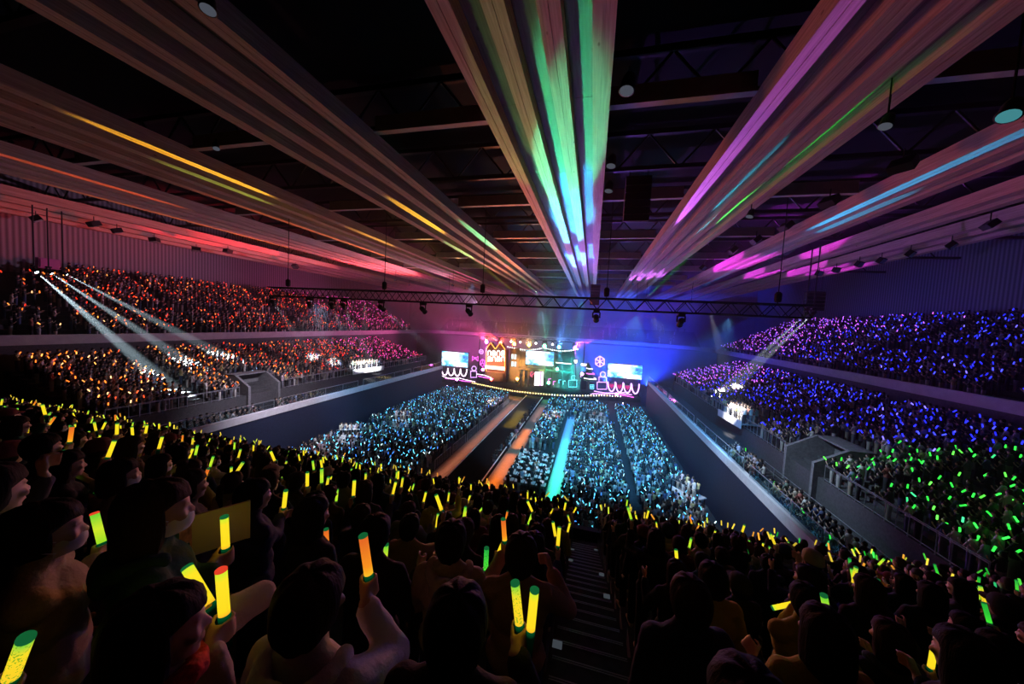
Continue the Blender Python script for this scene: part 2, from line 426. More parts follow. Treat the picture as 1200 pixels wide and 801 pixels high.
def lamp_head(name, loc, aim, s, label, cat, group, lens_mat, hang=True):
    """a moving head lamp: base, yoke and tilted head"""
    r = empty(name, loc); tag(r, label, cat, group)
    up = 1 if hang else -1
    MB().bb(-.22 * s, .22 * s, -.17 * s, .17 * s, -.16 * s * up, 0).build('base', M_black, r)
    d = (V(aim) - V(loc)).normalized()
    c = V((0, 0, -.55 * s * up))
    side = d.cross(V((0, 0, 1))).normalized()
    y = MB()
    for k in (-1, 1):
        q = c + side * .24 * s * k
        y.cyl(q, q + V((0, 0, .4 * s * up)), .05 * s, n=6)
    y.cyl(c + side * .24 * s + V((0, 0, .4 * s * up)), c - side * .24 * s + V((0, 0, .4 * s * up)), .055 * s, n=6)
    y.cyl(V((0, 0, -.12 * s * up)), V((0, 0, -.2 * s * up)), .12 * s, n=10)
    y.build('yoke', M_black, r)
    R = d.to_track_quat('Z', 'Y').to_matrix()
    MB().lathe([(.0, -.34), (.13, -.34), (.19, -.22), (.19, .05), (.17, .1), (.2, .3), (.205, .37), (.18, .37), (.17, .30), (.17, .29)], c, 14, R @ Matrix.Scale(s, 3)).build('head', M_black, r, True)
    MB().lathe([(0, .30), (.168, .30), (.168, .32), (.09, .35), (0, .36)], c, 14, R @ Matrix.Scale(s, 3)).build('lens', lens_mat, r)
    return r, V(loc) + c + d * .42 * s
L_white = emit('lamp_white', (.8, .95, 1), 14, False)
L_off = M_lens

def spot(name, loc, aim, c, watts, deg, blend=.3, r=.12):
    l = bpy.data.lights.new(name, 'SPOT'); l.color = c; l.energy = watts; l.spot_size = math.radians(deg); l.spot_blend = blend; l.shadow_soft_size = r
    o = bpy.data.objects.new(name, l); col.objects.link(o); o.location = loc
    o.rotation_euler = (V(aim) - V(loc)).to_track_quat('-Z', 'Y').to_euler(); return o
ORD = ['zeroth', 'first', 'second', 'third', 'fourth', 'fifth', 'sixth', 'seventh', 'eighth', 'ninth', 'tenth', 'eleventh', 'twelfth', 'thirteenth', 'fourteenth', 'fifteenth',
       'sixteenth', 'seventeenth', 'eighteenth', 'nineteenth', 'twentieth', 'twenty-first', 'twenty-second', 'twenty-third', 'twenty-fourth', 'twenty-fifth', 'twenty-sixth',
       'twenty-seventh', 'twenty-eighth', 'twenty-ninth', 'thirtieth', 'thirty-first', 'thirty-second', 'thirty-third', 'thirty-fourth', 'thirty-fifth', 'thirty-sixth',
       'thirty-seventh', 'thirty-eighth', 'thirty-ninth', 'fortieth', 'forty-first', 'forty-second', 'forty-third', 'forty-fourth', 'forty-fifth', 'forty-sixth', 'forty-seventh', 'forty-eighth', 'forty-ninth', 'fiftieth']
# moving heads under the truss, counted from its end by the red stands
BEAMS = []
for i, (px, aim, w, c) in enumerate([(320, (-44, 46, 6), 5e4, (.9, .95, 1)), (363, (-41, 46, 6), 5e4, (.9, .95, 1)), (389, (-35.6, 44, 7.6), .6e5, (.9, .95, 1)), (403, (-34.8, 46.6, 7.6), .6e5, (.9, .95, 1)),
                         (447, (-17, 52, 4), 6e4, (1, .85, .95)), (496, (-12, 50, 3), 6e4, (1, .85, .95)), (550, (-6, 50, 3), 6e4, (1, .9, .9)), (700, (2, 60, 0), 0, (.4, .7, 1)), (800, (6, 52, 0), 0, (.4, .6, 1))]):
    p = on_y(px, 352, TRY); loc = (p.x, TRY, TRZ - .46)
    r, tip = lamp_head('moving_head_lamp', loc, aim, 1.05, 'black moving head lamp under the long truss, %s from its red side end' % ORD[i + 1], 'stage lamp', 'moving heads under the long truss', L_white if w else L_off)
    if w: spot('truss_beam', tip, aim, c, w * 3, 6.0, .7)
# follow spots at the back of the upper stands
for i, (px, py) in enumerate([(40, 317), (57, 318.5), (74, 320)]):
    p = V(on_y(px, py, [18.0, 18.9, 19.8][i])); aim = on_x([182, 228, 268][i], [438, 430, 420][i], [-39.5, -41, -42][i])
    r, tip = lamp_head('follow_spot', p + V((0, 0, .5)), aim, .8, 'white-beam follow spot above the top row of the upper red stand, %s from the corner' % ORD[i + 1], 'stage lamp', 'follow spots over the red stand', L_white)
    spot('follow_beam', tip, aim, (.7, .93, 1), [2.2e6, 1.5e6, 1.3e6][i], 6.0, .7, .05)
    m = MB().cyl((0, 0, 0), (0, 0, 5.2), .05, n=6).build('drop_pole', M_steel, r)
for i, (px, py) in enumerate([(944, 368), (953, 367)]):
    p = on_y(px, py, 39 - 1.2 * i); aim = on_y([874, 888][i], [432, 428][i], 45)
    r, tip = lamp_head('follow_spot', p + V((0, 0, .5)), aim, .9, 'white-beam follow spot hung over the upper blue stand, %s' % ('nearer the stage of the two' if i == 0 else 'farther from the stage of the two'), 'stage lamp', 'follow spots over the blue stand', L_white)
    spot('follow_beam', tip, aim, (.85, .95, 1), 1.2e6, 6, .7, .05)
    MB().cyl((0, 0, 0), (0, 0, 6.0), .05, n=6).build('drop_pole', M_steel, r)

# speakers hung from the roof
def hung_speaker(x, y, z, w, n, label):
    r = empty('hanging_speaker', (x, y, z)); tag(r, label, 'speaker')
    for i in range(n):
        MB().box((0, 0, -.42 * i), (w, .7, .38), Matrix.Rotation(math.radians(2 + 2.5 * i), 3, 'X')).build('cabinet', M_black, r)
    for k in (-.35, .35): MB().cyl((k * w, 0, .2), (k * w, 0, ZC - z + 1.5), .02, n=5).build('chain', M_steel, r)
    MB().bb(-w / 2, w / 2, -.3, .3, .22, .34).build('fly_frame', M_steel, r)
p = on_y(748, 215, 22); hung_speaker(p.x, 22, p.z, 1.5, 6, 'dark line array speaker hung between the centre timber girder and its right neighbour')
p = on_y(698, 336, 52); hung_speaker(p.x, 52, p.z, 1.4, 7, 'small dark line array speaker hung far away at the end of the centre girder')
p = on_y(955, 345, 47); hung_speaker(p.x, 47, p.z, 1.8, 5, 'dark speaker cluster hung on two long cables over the blue stand')

# spot lamps fixed to the roof
def roof_lamp(x, y, z, aim, s, label, lens, grp):
    r = empty('roof_lamp', (x, y, z)); tag(r, label, 'ceiling lamp', grp)
    d = (V(aim) - V((x, y, z))).normalized(); R = d.to_track_quat('Z', 'Y').to_matrix() @ Matrix.Scale(s, 3)
    MB().lathe([(0, -.3), (.14, -.3), (.2, -.15), (.22, .15), (.26, .2), (.26, .24), (.2, .24)], (0, 0, 0), 14, R).build('housing', M_black, r, True)
    MB().lathe([(0, .235), (.22, .235), (.22, .25), (0, .262)], (0, 0, 0), 14, R).build('lens', lens, r)
    MB().cyl((0, 0, 0), (0, 0, max(.4, ZC + .9 - z)), .03, n=6).bb(-.2 * s, .2 * s, -.05, .05, -.02, .06).build('bracket', M_steel, r)
M_glint = emit('lamp_glint', (.7, .78, 1), .09, False); M_cyanl = emit('lamp_cyan', (.1, .45, .5), .5, False)
names = ['by the second girder, nearest the camera', 'in the dark bay beyond the second girder', 'at the edge of the second girder, halfway along', 'at the edge of the second girder, a little farther', 'in the bay beside the centre girder, nearest', 'beside the centre girder, next one back', 'beside the centre girder, twin of the next one', 'at the third girder edge', 'small one in the far bay', 'in the bay beside the first girder on the blue side', 'big round one glowing cyan above the blue side girders', 'in the blue side bay, close to the edge']
for i, (px, py, y, s) in enumerate([(244, 4, 7, .8), (413, 146, 15.5, .8), (493, 211, 21, .8), (536, 246, 27, .8), (736, 98, 12.5, 1.1), (717, 189, 19, 1.1), (714, 219, 22, 1.1), (253, 171, 14, .7), (568, 273, 33, .8), (880, 250, 24, .9), (1185, 128, 12, .95), (1040, 142, 14, .8)]):
    p = on_y(px, py, y)
    roof_lamp(p.x, y, p.z, (p.x * .6 - 2, y - 4 if i == 10 else y - 2, 8), s, 'small dark lamp ' + names[i] if i != 10 else 'big round lamp with cyan lens above the blue side girders', M_cyanl if i == 10 else M_glint, 'lamps under the roof')
# floodlights clipped along the girders over the blue stand and the red stand
def flood(p, aim, s, label, grp):
    r = empty('floodlight', p); tag(r, label, 'floodlight', grp)
    d = (V(aim) - V(p)).normalized(); R = d.to_track_quat('Z', 'Y').to_matrix() @ Matrix.Scale(s, 3)
    m = MB(); m.box((0, 0, 0), (.6 * s, .45 * s, .3 * s), R.normalized()); m.build('housing', M_black, r)
    k = MB(); k.box(d * .16 * s, (.5 * s, .36 * s, .02 * s), R.normalized()); k.build('glass', M_lens, r)
    MB().cyl((0, 0, 0), (0, 0, .7), .03, n=6).cyl((-.3 * s, 0, 0), (.3 * s, 0, 0), .03, n=6).build('bracket', M_steel, r)
for i, (px, py, z) in enumerate([(1058, 193, 23.8), (972, 236, 23.8), (921, 265, 23.8), (886, 281, 23.8), (860, 293, 23.8), (824, 313, 23.8)]):
    flood(on_z(px, py, z), (30, 30, 5), 1.3, 'dark floodlight clipped to a purple-lit timber girder, %s from the camera' % ORD[i + 1], 'floodlights on the blue side girder')
for i, (px, py, z) in enumerate([(1160, 263, 23.6), (1115, 287, 23.6), (1067, 297, 23.6), (1033, 305, 23.6), (1007, 309, 23.6), (980, 316, 23.6), (960, 320, 23.6)]):
    flood(on_z(px, py, z), (34, 24, 12), 1.15, 'grey floodlight under the outermost purple girder, %s from the camera' % ORD[i + 1], 'floodlights on the outermost girder')
for i, (px, py, z) in enumerate([(42, 256, 23.5), (110, 262, 23.5), (137, 270, 23.5), (181, 281, 23.5), (230, 292, 23.5), (267, 294, 23.5), (346, 312, 23.5)]):
    flood(on_z(px, py, z), (-48, 30, 8), 1.5, 'black floodlight under the red-lit girder by the ribbed wall, %s from the camera' % ORD[i + 1], 'floodlights by the ribbed wall')
o = empty('wall_sign', on_y(62, 309, 22.6) + V((-.8, 0, 0))); tag(o, 'small plum coloured sign on the ribbed wall above the follow spots', 'box')  # sign on the ribbed wall, built as a shallow box
MB().bb(-.3, .3, -.75, .75, -.55, .55).build('box_body', mat('plum_sign', (.3, .1, .3), .7), o); MB().bb(.3, .36, -.65, .65, -.45, .45).build('sign_face', mat('plum_panel', (.36, .12, .34), .7), o)

# ------------------------------------------------------------------ the stage
ST = 75.0
st = empty('stage_platform', (AX, ST, 0)); tag(st, 'wide black stage platform with curved front at the far end of the hall', 'stage')
front = [(-29, 1.5), (-22, .8), (-16, -2.2), (-10, -4.6), (-6.5, -5.8), (-2, -6), (3, -5.4), (8, -3.4), (14, -.2), (21, 1.2)]
pts = front + [(21, 14), (-29, 14)]
MB().prism_z([(x, y) for x, y in pts], 0, 1.15).build('deck', M_stage, st)
MB().prism_z([(x, y - .05) for x, y in front] + [(x, y + .3) for x, y in reversed(front)], .7, 1.2).build('fascia', mat('stage_front', (.05, .03, .05), .5), st)
bk = MB().bb(-30.5, 11, 78, 78.3, 0, 3.2).build('stage_backdrop', mat('backdrop_cloth', (.03, .03, .045), .9, bump=.3, scale=2)); tag(bk, 'low black backdrop cloth closing the stage behind the set', 'curtain')

def screen_mat():
    m, nt, out = nodes_of('led_picture')
    tc = nt.nodes.new('ShaderNodeTexCoord'); n1 = nt.nodes.new('ShaderNodeTexNoise'); n1.inputs['Scale'].default_value = 2.6; n1.inputs['Detail'].default_value = 5; n1.inputs['Distortion'].default_value = .8
    nt.links.new(tc.outputs['Generated'], n1.inputs['Vector'])
    r = nt.nodes.new('ShaderNodeValToRGB'); e = r.color_ramp.elements
    e[0].position = .3; e[0].color = (.03, .05, .35, 1); e[1].position = .68; e[1].color = (1, 1, 1, 1)
    for p, c in ((.4, (.05, .3, .75)), (.47, (.2, .75, .95)), (.54, (.75, .9, 1)), (.6, (.8, .35, .9))):
        k = e.new(p); k.color = (*c, 1)
    nt.links.new(n1.outputs[0], r.inputs[0])
    # bright bloom of the filmed spotlight in the upper part of the picture
    mp = nt.nodes.new('ShaderNodeMapping'); mp.inputs['Location'].default_value = (-.38, 0, -.68); nt.links.new(tc.outputs['Generated'], mp.inputs[0])
    ln = nt.nodes.new('ShaderNodeVectorMath'); ln.operation = 'LENGTH'; nt.links.new(mp.outputs[0], ln.inputs[0])
    q = nt.nodes.new('ShaderNodeValToRGB'); q.color_ramp.elements[0].position = .12; q.color_ramp.elements[0].color = (1, 1, 1, 1); q.color_ramp.elements[1].position = .45; q.color_ramp.elements[1].color = (0, 0, 0, 1)
    nt.links.new(ln.outputs['Value'], q.inputs[0])
    mx = nt.nodes.new('ShaderNodeMix'); mx.data_type = 'RGBA'; nt.links.new(q.outputs[0], mx.inputs[0]); nt.links.new(r.outputs[0], mx.inputs[6]); mx.inputs[7].default_value = (.95, 1, 1, 1)
    em = nt.nodes.new('ShaderNodeEmission'); em.inputs[1].default_value = 2.0; nt.links.new(mx.outputs[2], em.inputs[0]); nt.links.new(em.outputs[0], out.inputs[0]); return m
M_led = screen_mat()
def led(u0, v0, u1, v1, label):
    a, b = S(u0, v0), S(u1, v1); w, h = b.x - a.x, a.z - b.z
    r = empty('led_screen', ((a.x + b.x) / 2, ST + .2, b.z)); tag(r, label, 'screen', 'video screens of the stage')
    MB().bb(-w / 2, w / 2, -.06, .02, 0, h).build('picture', M_led, r)
    f = MB(); f.bb(-w / 2 - .15, w / 2 + .15, .02, .3, -.15, h + .15); f.build('frame', M_black, r)
    k = MB()
    for x in (-w / 2 + .3, w / 2 - .3): k.cyl((x, .4, -b.z + 1.15), (x, .4, h), .08, n=6)
    k.build('support', M_steel, r)
led(82, 236, 220, 326, 'bright video screen at the magenta end of the stage')
led(538, 232, 684, 319, 'bright video screen high above the centre of the stage set')
led(982, 302, 1163, 392, 'bright video screen at the blue end of the stage')

def neon(name, lines, m, label, cat, grp, r=.07, extra=()):
    o = empty(name, lines[0][0]); tag(o, label, cat, grp); base = V(lines[0][0])
    for nm, closed, pts in [('tube', False, l) for l in lines] + list(extra):
        MB().tube([V(p) - base for p in pts], r, 6, closed).build(nm, m, o)
    return o
def arc(u, v, ru, rv, a0, a1, n=20, y=74.6): return [S(u + ru * math.cos(math.radians(a0 + (a1 - a0) * i / n)), v - rv * math.sin(math.radians(a0 + (a1 - a0) * i / n)), y) for i in range(n + 1)]
N_pw = emit('neon_pink_white', (1, .72, .95), 4, False); N_mag = emit('neon_magenta', (1, .12, .85), 4, False); N_vio = emit('neon_violet', (.75, .35, 1), 4, False)
N_cy = emit('neon_cyan', (.15, .75, 1), 3.5, False); N_wh = emit('neon_white', (1, .95, .9), 4, False); N_or = emit('neon_orange', (1, .35, .06), 4, False); N_heart = emit('neon_heart', (.75, .03, .25), 1.0, False)
for i in range(4):
    u = 98 + 34 * i
    neon('neon_garland', [arc(u, 328 + i * 2, 17, 38, 180, 360)], N_pw, 'white neon garland loop under the magenta end screen, %s from the outer edge' % ORD[i + 1], 'neon light', 'garland loops under the magenta end screen', .12)
for i in range(4):
    u = 1000 + 43 * i
    o = neon('neon_garland', [arc(u, 402 + i * 4, 20, 52, 180, 360)], N_vio, 'violet neon garland loop under the blue end screen, %s from the set' % ORD[i + 1], 'neon light', 'garland loops under the blue end screen', .12)
    if i < 3:
        hp = []
        for k in range(25):
            t = 2 * PI * k / 24; hx = 16 * math.sin(t) ** 3; hz = 13 * math.cos(t) - 5 * math.cos(2 * t) - 2 * math.cos(3 * t) - math.cos(4 * t)
            q = S(u + hx * .8, 424 + i * 4 - hz * .95, 74.6); hp.append((q.x, q.z))
        bse = o.location
        MB().prism([(x - bse.x, z - bse.z) for x, z in hp[:-1]], -.05, .1).build('heart', N_heart, o)
def sq(u0, v0, u1, v1, y=74.6): return [S(u0, v0, y), S(u1, v0, y), S(u1, v1, y), S(u0, v1, y)]
def loop(p): return p + [p[0]]
def circ(u, v, r): return arc(u, v, r, r, 0, 360, 16)
def gift(u, v, r, box, m, label):
    neon('neon_gift', [circ(u, v, r)] + [loop(sq(*b)) for b in box], m, label, 'neon light', 'neon gift outlines on the stage', .06)
gift(256, 330, 12, [(238, 345, 270, 378)], N_vio, 'violet neon outline of a parcel under a ball beside the magenta end screen')
gift(953, 362, 14, [(932, 376, 972, 404), (922, 404, 974, 442)], N_vio, 'violet neon outline of two stacked parcels and a ball by the blue end screen')
gift(795, 380, 12, [(768, 394, 812, 430)], N_cy, 'cyan neon outline of a parcel with ball below the lamp post')
neon('neon_gift', [loop(sq(884, 418, 904, 440)), circ(894, 429, 5)], N_cy, 'small cyan neon square between the tree and the stacked parcels', 'neon light', 'neon gift outlines on the stage', .05)
h6 = [(937 + 27 * math.sin(PI / 3 * i), 293 - 29 * math.cos(PI / 3 * i)) for i in range(6)]
neon('neon_cube', [loop([S(u, v, 74.6) for u, v in h6])] + [[S(937, 293, 74.6), S(*h6[i], 74.6)] for i in range(6)], N_vio, 'violet neon hexagon drawn as a wrapped cube, hung above the stacked parcels', 'neon light', None, .08)
neon('neon_cube', [loop([S(302 + .5 * (u - 937), 300 + .7 * (v - 293), 74.6) for u, v in h6])] + [[S(302, 300, 74.6), S(302 + .5 * (h6[i][0] - 937), 300 + .7 * (h6[i][1] - 293), 74.6)] for i in (0, 2, 4)], N_mag, 'small magenta neon cube beside the lit house', 'neon light', None, .06)
neon('neon_ring', [circ(295, 239, 11), [S(288, 239, 74.6), S(302, 239, 74.6)]], N_vio, 'violet neon ring high beside the lit house', 'neon light', None, .06)
neon('neon_bow', [loop([S(262, 274, 74.6), S(247, 264, 74.6), S(247, 286, 74.6)]), loop([S(262, 274, 74.6), S(279, 266, 74.6), S(277, 290, 74.6)])], N_mag, 'magenta neon bow below the violet ring', 'neon light', None, .06)
def ribbon(pts, m, label, r=.07): return neon('neon_ribbon', [[S(u, v, 74.0) for u, v in pts]], m, label, 'neon light', 'neon ribbons along the stage edge', r)
ribbon([(82, 370), (120, 384), (170, 380), (215, 392), (262, 402)], N_pw, 'white neon ribbon sweeping below the garlands at the magenta end')
ribbon([(100, 384), (150, 388), (200, 398), (240, 402)], N_mag, 'magenta neon ribbon lowest at the magenta end')
ribbon([(270, 360), (310, 366), (350, 380)], N_pw, 'short white neon ribbon beside the red floor lamp')
ribbon([(280, 372), (320, 380), (360, 386)], N_mag, 'short magenta neon ribbon beside the red floor lamp')
ribbon([(905, 452), (960, 462), (1040, 464), (1110, 472)], N_vio, 'violet neon ribbon sweeping below the garlands at the blue end')
ribbon([(930, 470), (1000, 466), (1060, 474), (1120, 486)], N_mag, 'magenta neon ribbon crossing below the garlands at the blue end')
ribbon([(855, 480), (900, 466), (960, 468), (1090, 458)], N_vio, 'long violet neon ribbon lowest at the blue end')

# lit gingerbread-like house on the set
def fbox(m, u0, v0, u1, v1, y0, y1):
    a, b = S(u0, v0, ST), S(u1, v1, ST); m.bb(a.x, b.x, y0, y1, b.z, a.z); return m
W_warm = emit('window_warm', (1, .78, .5), 3, False); W_sign = emit('sign_warm_white', (1, .8, .62), 3.2, False); W_cyan = emit('window_cyan', (.55, .9, 1), 1.6, False)
hs = empty('stage_house', S(373, 404)); tag(hs, 'two gabled house front outlined in orange and white on the stage set', 'house front'); hb = V(hs.location)
def part(mb, nm, m, root):
    b = V(root.location); mb.v = [(x - b.x, y - b.y, z - b.z) for x, y, z in mb.v]; return mb.build(nm, m, root)
part(fbox(MB(), 322, 222, 425, 404, ST - .2, ST + 2), 'wall', mat('house_wall', (.3, .1, .05), .7), hs)
for a, b in ((324, 372), (374, 424)):
    pa, pb, pc = S(a, 224, ST), S(b, 224, ST), S((a + b) / 2, 190, ST)
    part(MB().prism([(pa.x, pa.z), (pb.x, pb.z), (pc.x, pc.z)], ST - .25, ST + 1.8), 'gable', mat('house_gable', (.35, .12, .05), .7), hs)
    part(MB().tube([V((p.x, ST - .3, p.z)) for p in (pa, pc, pb)], .1, 6), 'gable_neon', N_or, hs)
for r_ in range(2):
    for i in range(4):
        u = 331 + 24.5 * i; v = 236 + 32 * r_
        pts = [S(u, v + 24, 74.7), S(u, v + 6, 74.7), S(u + 3, v, 74.7), S(u + 8, v - 3, 74.7), S(u + 13, v, 74.7), S(u + 16, v + 6, 74.7), S(u + 16, v + 24, 74.7)]
        w = part(MB().tube(pts, .1, 6), 'window_arch', N_wh, hs)
        if (i + r_) % 2:
            a, b = S(u + 3, v + 6, ST), S(u + 13, v + 24, ST); q = MB().bb(a.x, b.x, 74.65, 74.8, b.z, a.z); q.v = [(x - hb.x, y - hb.y, z - hb.z) for x, y, z in q.v]; q.build('pane', W_warm, w)
part(fbox(MB(), 320, 312, 424, 338, ST - .7, ST - .25), 'sign_panel', W_sign, hs)
for u in (322, 422): part(MB().tube([S(u, 345, 74.6), S(u, 225, 74.6)], .09, 6), 'corner_neon', N_or, hs)
part(fbox(MB(), 326, 344, 420, 400, ST - .9, ST - .3), 'shop_base', M_brown, hs)

tw = empty('stage_tower', S(472, 400)); tag(tw, 'dark brown set tower with two lit cyan windows beside the house front', 'tower')
part(fbox(MB(), 452, 226, 494, 400, ST, ST + 2), 'wall', M_brown, tw)
for v in (252, 292):
    w = part(fbox(MB(), 460, v, 484, v + 28, ST - .15, ST), 'window', W_cyan, tw)
    part(fbox(MB(), 471, v, 473.5, v + 28, ST - .22, ST - .1), 'mullion', M_brown, tw)
part(fbox(MB(), 448, 220, 498, 228, ST - .3, ST + 2.2), 'cornice', M_brown, tw)
mid = empty('stage_arcade', S(515, 425)); tag(mid, 'dark two storey arcade of the set under and beside the centre screen', 'set piece')
part(fbox(MB(), 496, 330, 640, 338, ST - 1.2, ST + 2), 'balcony_floor', M_brown, mid)
for i in range(6): part(fbox(MB(), 500 + 26 * i, 338, 505 + 26 * i, 425, ST - 1.0, ST - .6), 'column', M_brown, mid)
part(fbox(MB(), 496, 240, 538, 330, ST + .6, ST + 1), 'rear_wall', M_brown, mid)
for i in range(3): part(fbox(MB(), 500 + 13 * i, 285, 508 + 13 * i, 320, ST + .4, ST + .6), 'window', mat('dim_amber_glass', (.3, .2, .08), .3), mid)
dr = empty('stage_doorway', S(613, 418)); tag(dr, 'brightly striped white stage doorway below the centre screen', 'doorway')
for i in range(5): part(fbox(MB(), 592 + 9 * i, 344, 597 + 9 * i, 416, ST - 1.5, ST - 1.35), 'light_strip', N_wh if i != 3 else N_mag, dr)
part(fbox(MB(), 588, 340, 638, 418, ST - 1.3, ST - 1.0), 'door_frame', M_stage, dr)
neon('neon_sign', [circ(575, 362, 14), [S(568, 368, 73.2), S(583, 355, 73.2)]], emit('neon_red', (1, .1, .25), 2, False), 'round red neon sign hung beside the striped doorway', 'neon light', None, .09)
sf = empty('stage_scaffold', S(750, 425)); tag(sf, 'teal lit scaffold platform with railings at the green side of the set', 'scaffold')
for u in (645, 690, 735, 780): part(MB().tube([S(u, 425, 75.6), S(u, 255, 75.6)], .09, 6), 'upright', M_teal, sf)
for v in (255, 300, 345): part(fbox(MB(), 642, v, 784, v + 5, 75.4, 77), 'deck', M_teal, sf)
part(fbox(MB(), 642, 225, 790, 425, 78, 78.3), 'rear_panel', M_teal, sf)
part(MB().tube([S(700, 298, 74.9), S(782, 306, 74.9)], .09, 6), 'light_tube', N_wh, sf)
for u, v in ((660, 385), (685, 400), (715, 392), (738, 398)): part(MB().tube([S(u, v + 18, 74.2), S(u, v, 74.2), S(u + 12, v, 74.2)], .06, 6), 'neon_stroke', N_cy if u > 700 else N_mag, sf)
lp = empty('lamp_post', S(806, 425)); tag(lp, 'old fashioned street lamp post glowing white in front of the scaffold', 'lamp post')
part(MB().tube([S(806, 425, 74.4), S(806, 300, 74.4)], .09, 8), 'post', M_steel, lp)
part(MB().cyl(S(806, 300, 74.4), S(806, 284, 74.4), .25, .38, 6), 'lantern', N_wh, lp); part(MB().cyl(S(806, 284, 74.4), S(806, 276, 74.4), .42, .05, 6), 'lantern_cap', M_steel, lp)
tr = empty('christmas_tree', S(874, 440)); tag(tr, 'small fir tree wound with magenta and white light bands on the stage', 'tree')
m_tree = mat('fir_green', (.03, .12, .05), .8, bump=.6, scale=15)
for k, (v0, v1, r0) in enumerate(((392, 352, 1.75), (366, 326, 1.35), (340, 300, .95))):
    part(MB().cyl(S(874, v0, 75.2), S(874, v1, 75.2), r0, .12, 14), 'branch_tier', m_tree, tr)
    c = S(874, v0 - 8, 75.2)
    part(MB().tube([c + V((math.cos(a) * r0 * .98, math.sin(a) * r0 * .98, .25 * math.sin(a * .5))) for a in [2 * PI * i / 18 for i in range(18)]], .08, 6, True), 'light_band', N_pw if k != 1 else N_mag, tr)
part(MB().cyl(S(874, 440, 75.2), S(874, 390, 75.2), .25, .2, 8), 'trunk', M_brown, tr)
gb = empty('gift_box', S(852, 330)); tag(gb, 'dark gift box with white lid raised beside the lit fir tree', 'box')
part(fbox(MB(), 838, 312, 862, 345, 73.6, 74.6), 'box_body', mat('violet_card', (.2, .05, .3), .6), gb); part(fbox(MB(), 836, 302, 864, 312, 73.5, 74.7), 'lid', W_sign, gb)
part(fbox(MB(), 838, 345, 862, 440, 73.9, 74.3), 'plinth', M_stage, gb)
# bulbs along the front edge: one garland, each bulb a part
g = empty('bulb_garland', (AX, ST, 1.2)); tag(g, 'string of yellow bulbs along the curved stage edge', 'light string')
def front_y(x):
    for (a, b), (c, d) in zip(front[:-1], front[1:]):
        if a <= x <= c: return b + (d - b) * (x - a) / (c - a)
    return 0
M_bulb = emit('bulb_yellow', (1, .72, .25), 5, False); M_bulbw = emit('bulb_white', (.9, .97, 1), 5, False)
wire = []
for i in range(60):
    x = -17.5 + i * .58; y = front_y(x) - .12; wire.append((x, y, .0))
    MB().ball((x, y, -.06), .13, 8, 5).build('bulb', M_bulb if i < 34 else (M_bulbw if i % 3 else M_bulb), g)
MB().tube(wire, .02, 5).build('cable', M_black, g)
g = empty('bulb_garland', S(640, 215)); tag(g, 'swagged string of white bulbs above the green side scaffold', 'light string'); gb0 = V(g.location); wire = []
for i in range(34):
    u = 440 + i * 11.4; v = 210 + .03 * (u - 440) + 14 * abs(math.sin((u - 440) / 62)); q = S(u, v, 75.5) - gb0; wire.append(q)
    MB().ball(q + V((0, 0, -.12)), .11 if i % 3 else .15, 8, 5).build('bulb', M_bulbw, g)
MB().tube(wire, .02, 5).build('cable', M_black, g)

# coloured moving heads on the rig above the set
rig, RL = lattice('stage_truss', (-27.5, 76.2, 12.6), (-1.0, 76.2, 12.6), .6, 'black truss above the stage set carrying the rainbow coloured lamps', 1.2)
MB().cyl((.6, 0, -12), (.6, 0, 0), .12, n=6).build('tower_leg', M_steel, rig); MB().cyl((RL - .6, 0, -12), (RL - .6, 0, 0), .12, n=6).build('tower_leg', M_steel, rig)
RAIN = [('magenta', 322, 176, (1, .12, .8)), ('red', 398, 182, (1, .05, .03)), ('orange', 473, 187, (1, .33, .03)), ('yellow', 553, 190, (1, .75, .05)), ('green', 637, 197, (.06, 1, .3)), ('cyan', 716, 199, (.05, .65, 1)), ('purple', 803, 206, (.55, .08, 1))]
RTIP = {}
for nm, u, v, c in RAIN:
    p = S(u, v, 75.6)
    r, tip = lamp_head('stage_lamp', (p.x, 76.0, 12.25), (p.x * .4, 20, 15.5), 2.2, nm + ' glowing lamp on the truss above the stage set', 'stage lamp', 'rainbow lamps above the set', emit('lens_' + nm, c, 60, False))
    RTIP[nm] = tip
for nm, u, v, c, place in [('red', 350, 392, (1, .04, .03), 'before the lit house'), ('magenta', 305, 340, (1, .1, .7), 'beside the lit house'), ('pink', 165, 391, (1, .3, .9), 'below the white garlands'), ('orange', 490, 390, (1, .4, .05), 'before the set tower'), ('green', 660, 411, (.1, 1, .35), 'before the striped doorway'),
                    ('turquoise', 706, 337, (.1, 1, .7), 'on the scaffold'), ('violet', 840, 364, (.7, .15, 1), 'before the fir tree'), ('magenta', 1028, 474, (1, .15, .9), 'below the violet garlands'), ('small pink', 110, 408, (1, .4, .9), 'on the floor at the magenta end'),
                    ('small white', 600, 467, (.9, .95, 1), 'at the foot of the stage edge'), ('small blue', 800, 478, (.3, .5, 1), 'at the foot of the stage by the fir tree'), ('small cyan', 923, 489, (.3, .7, 1), 'at the foot of the stage by the parcels'), ('small violet', 1063, 503, (.8, .3, 1), 'on the floor at the blue end'), ('small cyan', 748, 468, (.2, .9, 1), 'in the middle of the stage edge')]:
    p = S(u, v, 73.0 if 'small' not in nm else 69.5)
    z0 = max(p.z, .3)
    r, tip = lamp_head('floor_lamp', (p.x, p.y, z0 - .9 if z0 > 1.2 else z0 - .3), (p.x * .3, 5, 16), 1.9 if 'small' not in nm else .55, nm + ' glowing spotlight ' + place, 'stage lamp', 'floor lamps on the stage', emit('glow_%s_%d' % (nm, u), c, 50 if 'small' not in nm else 30, False), hang=False)
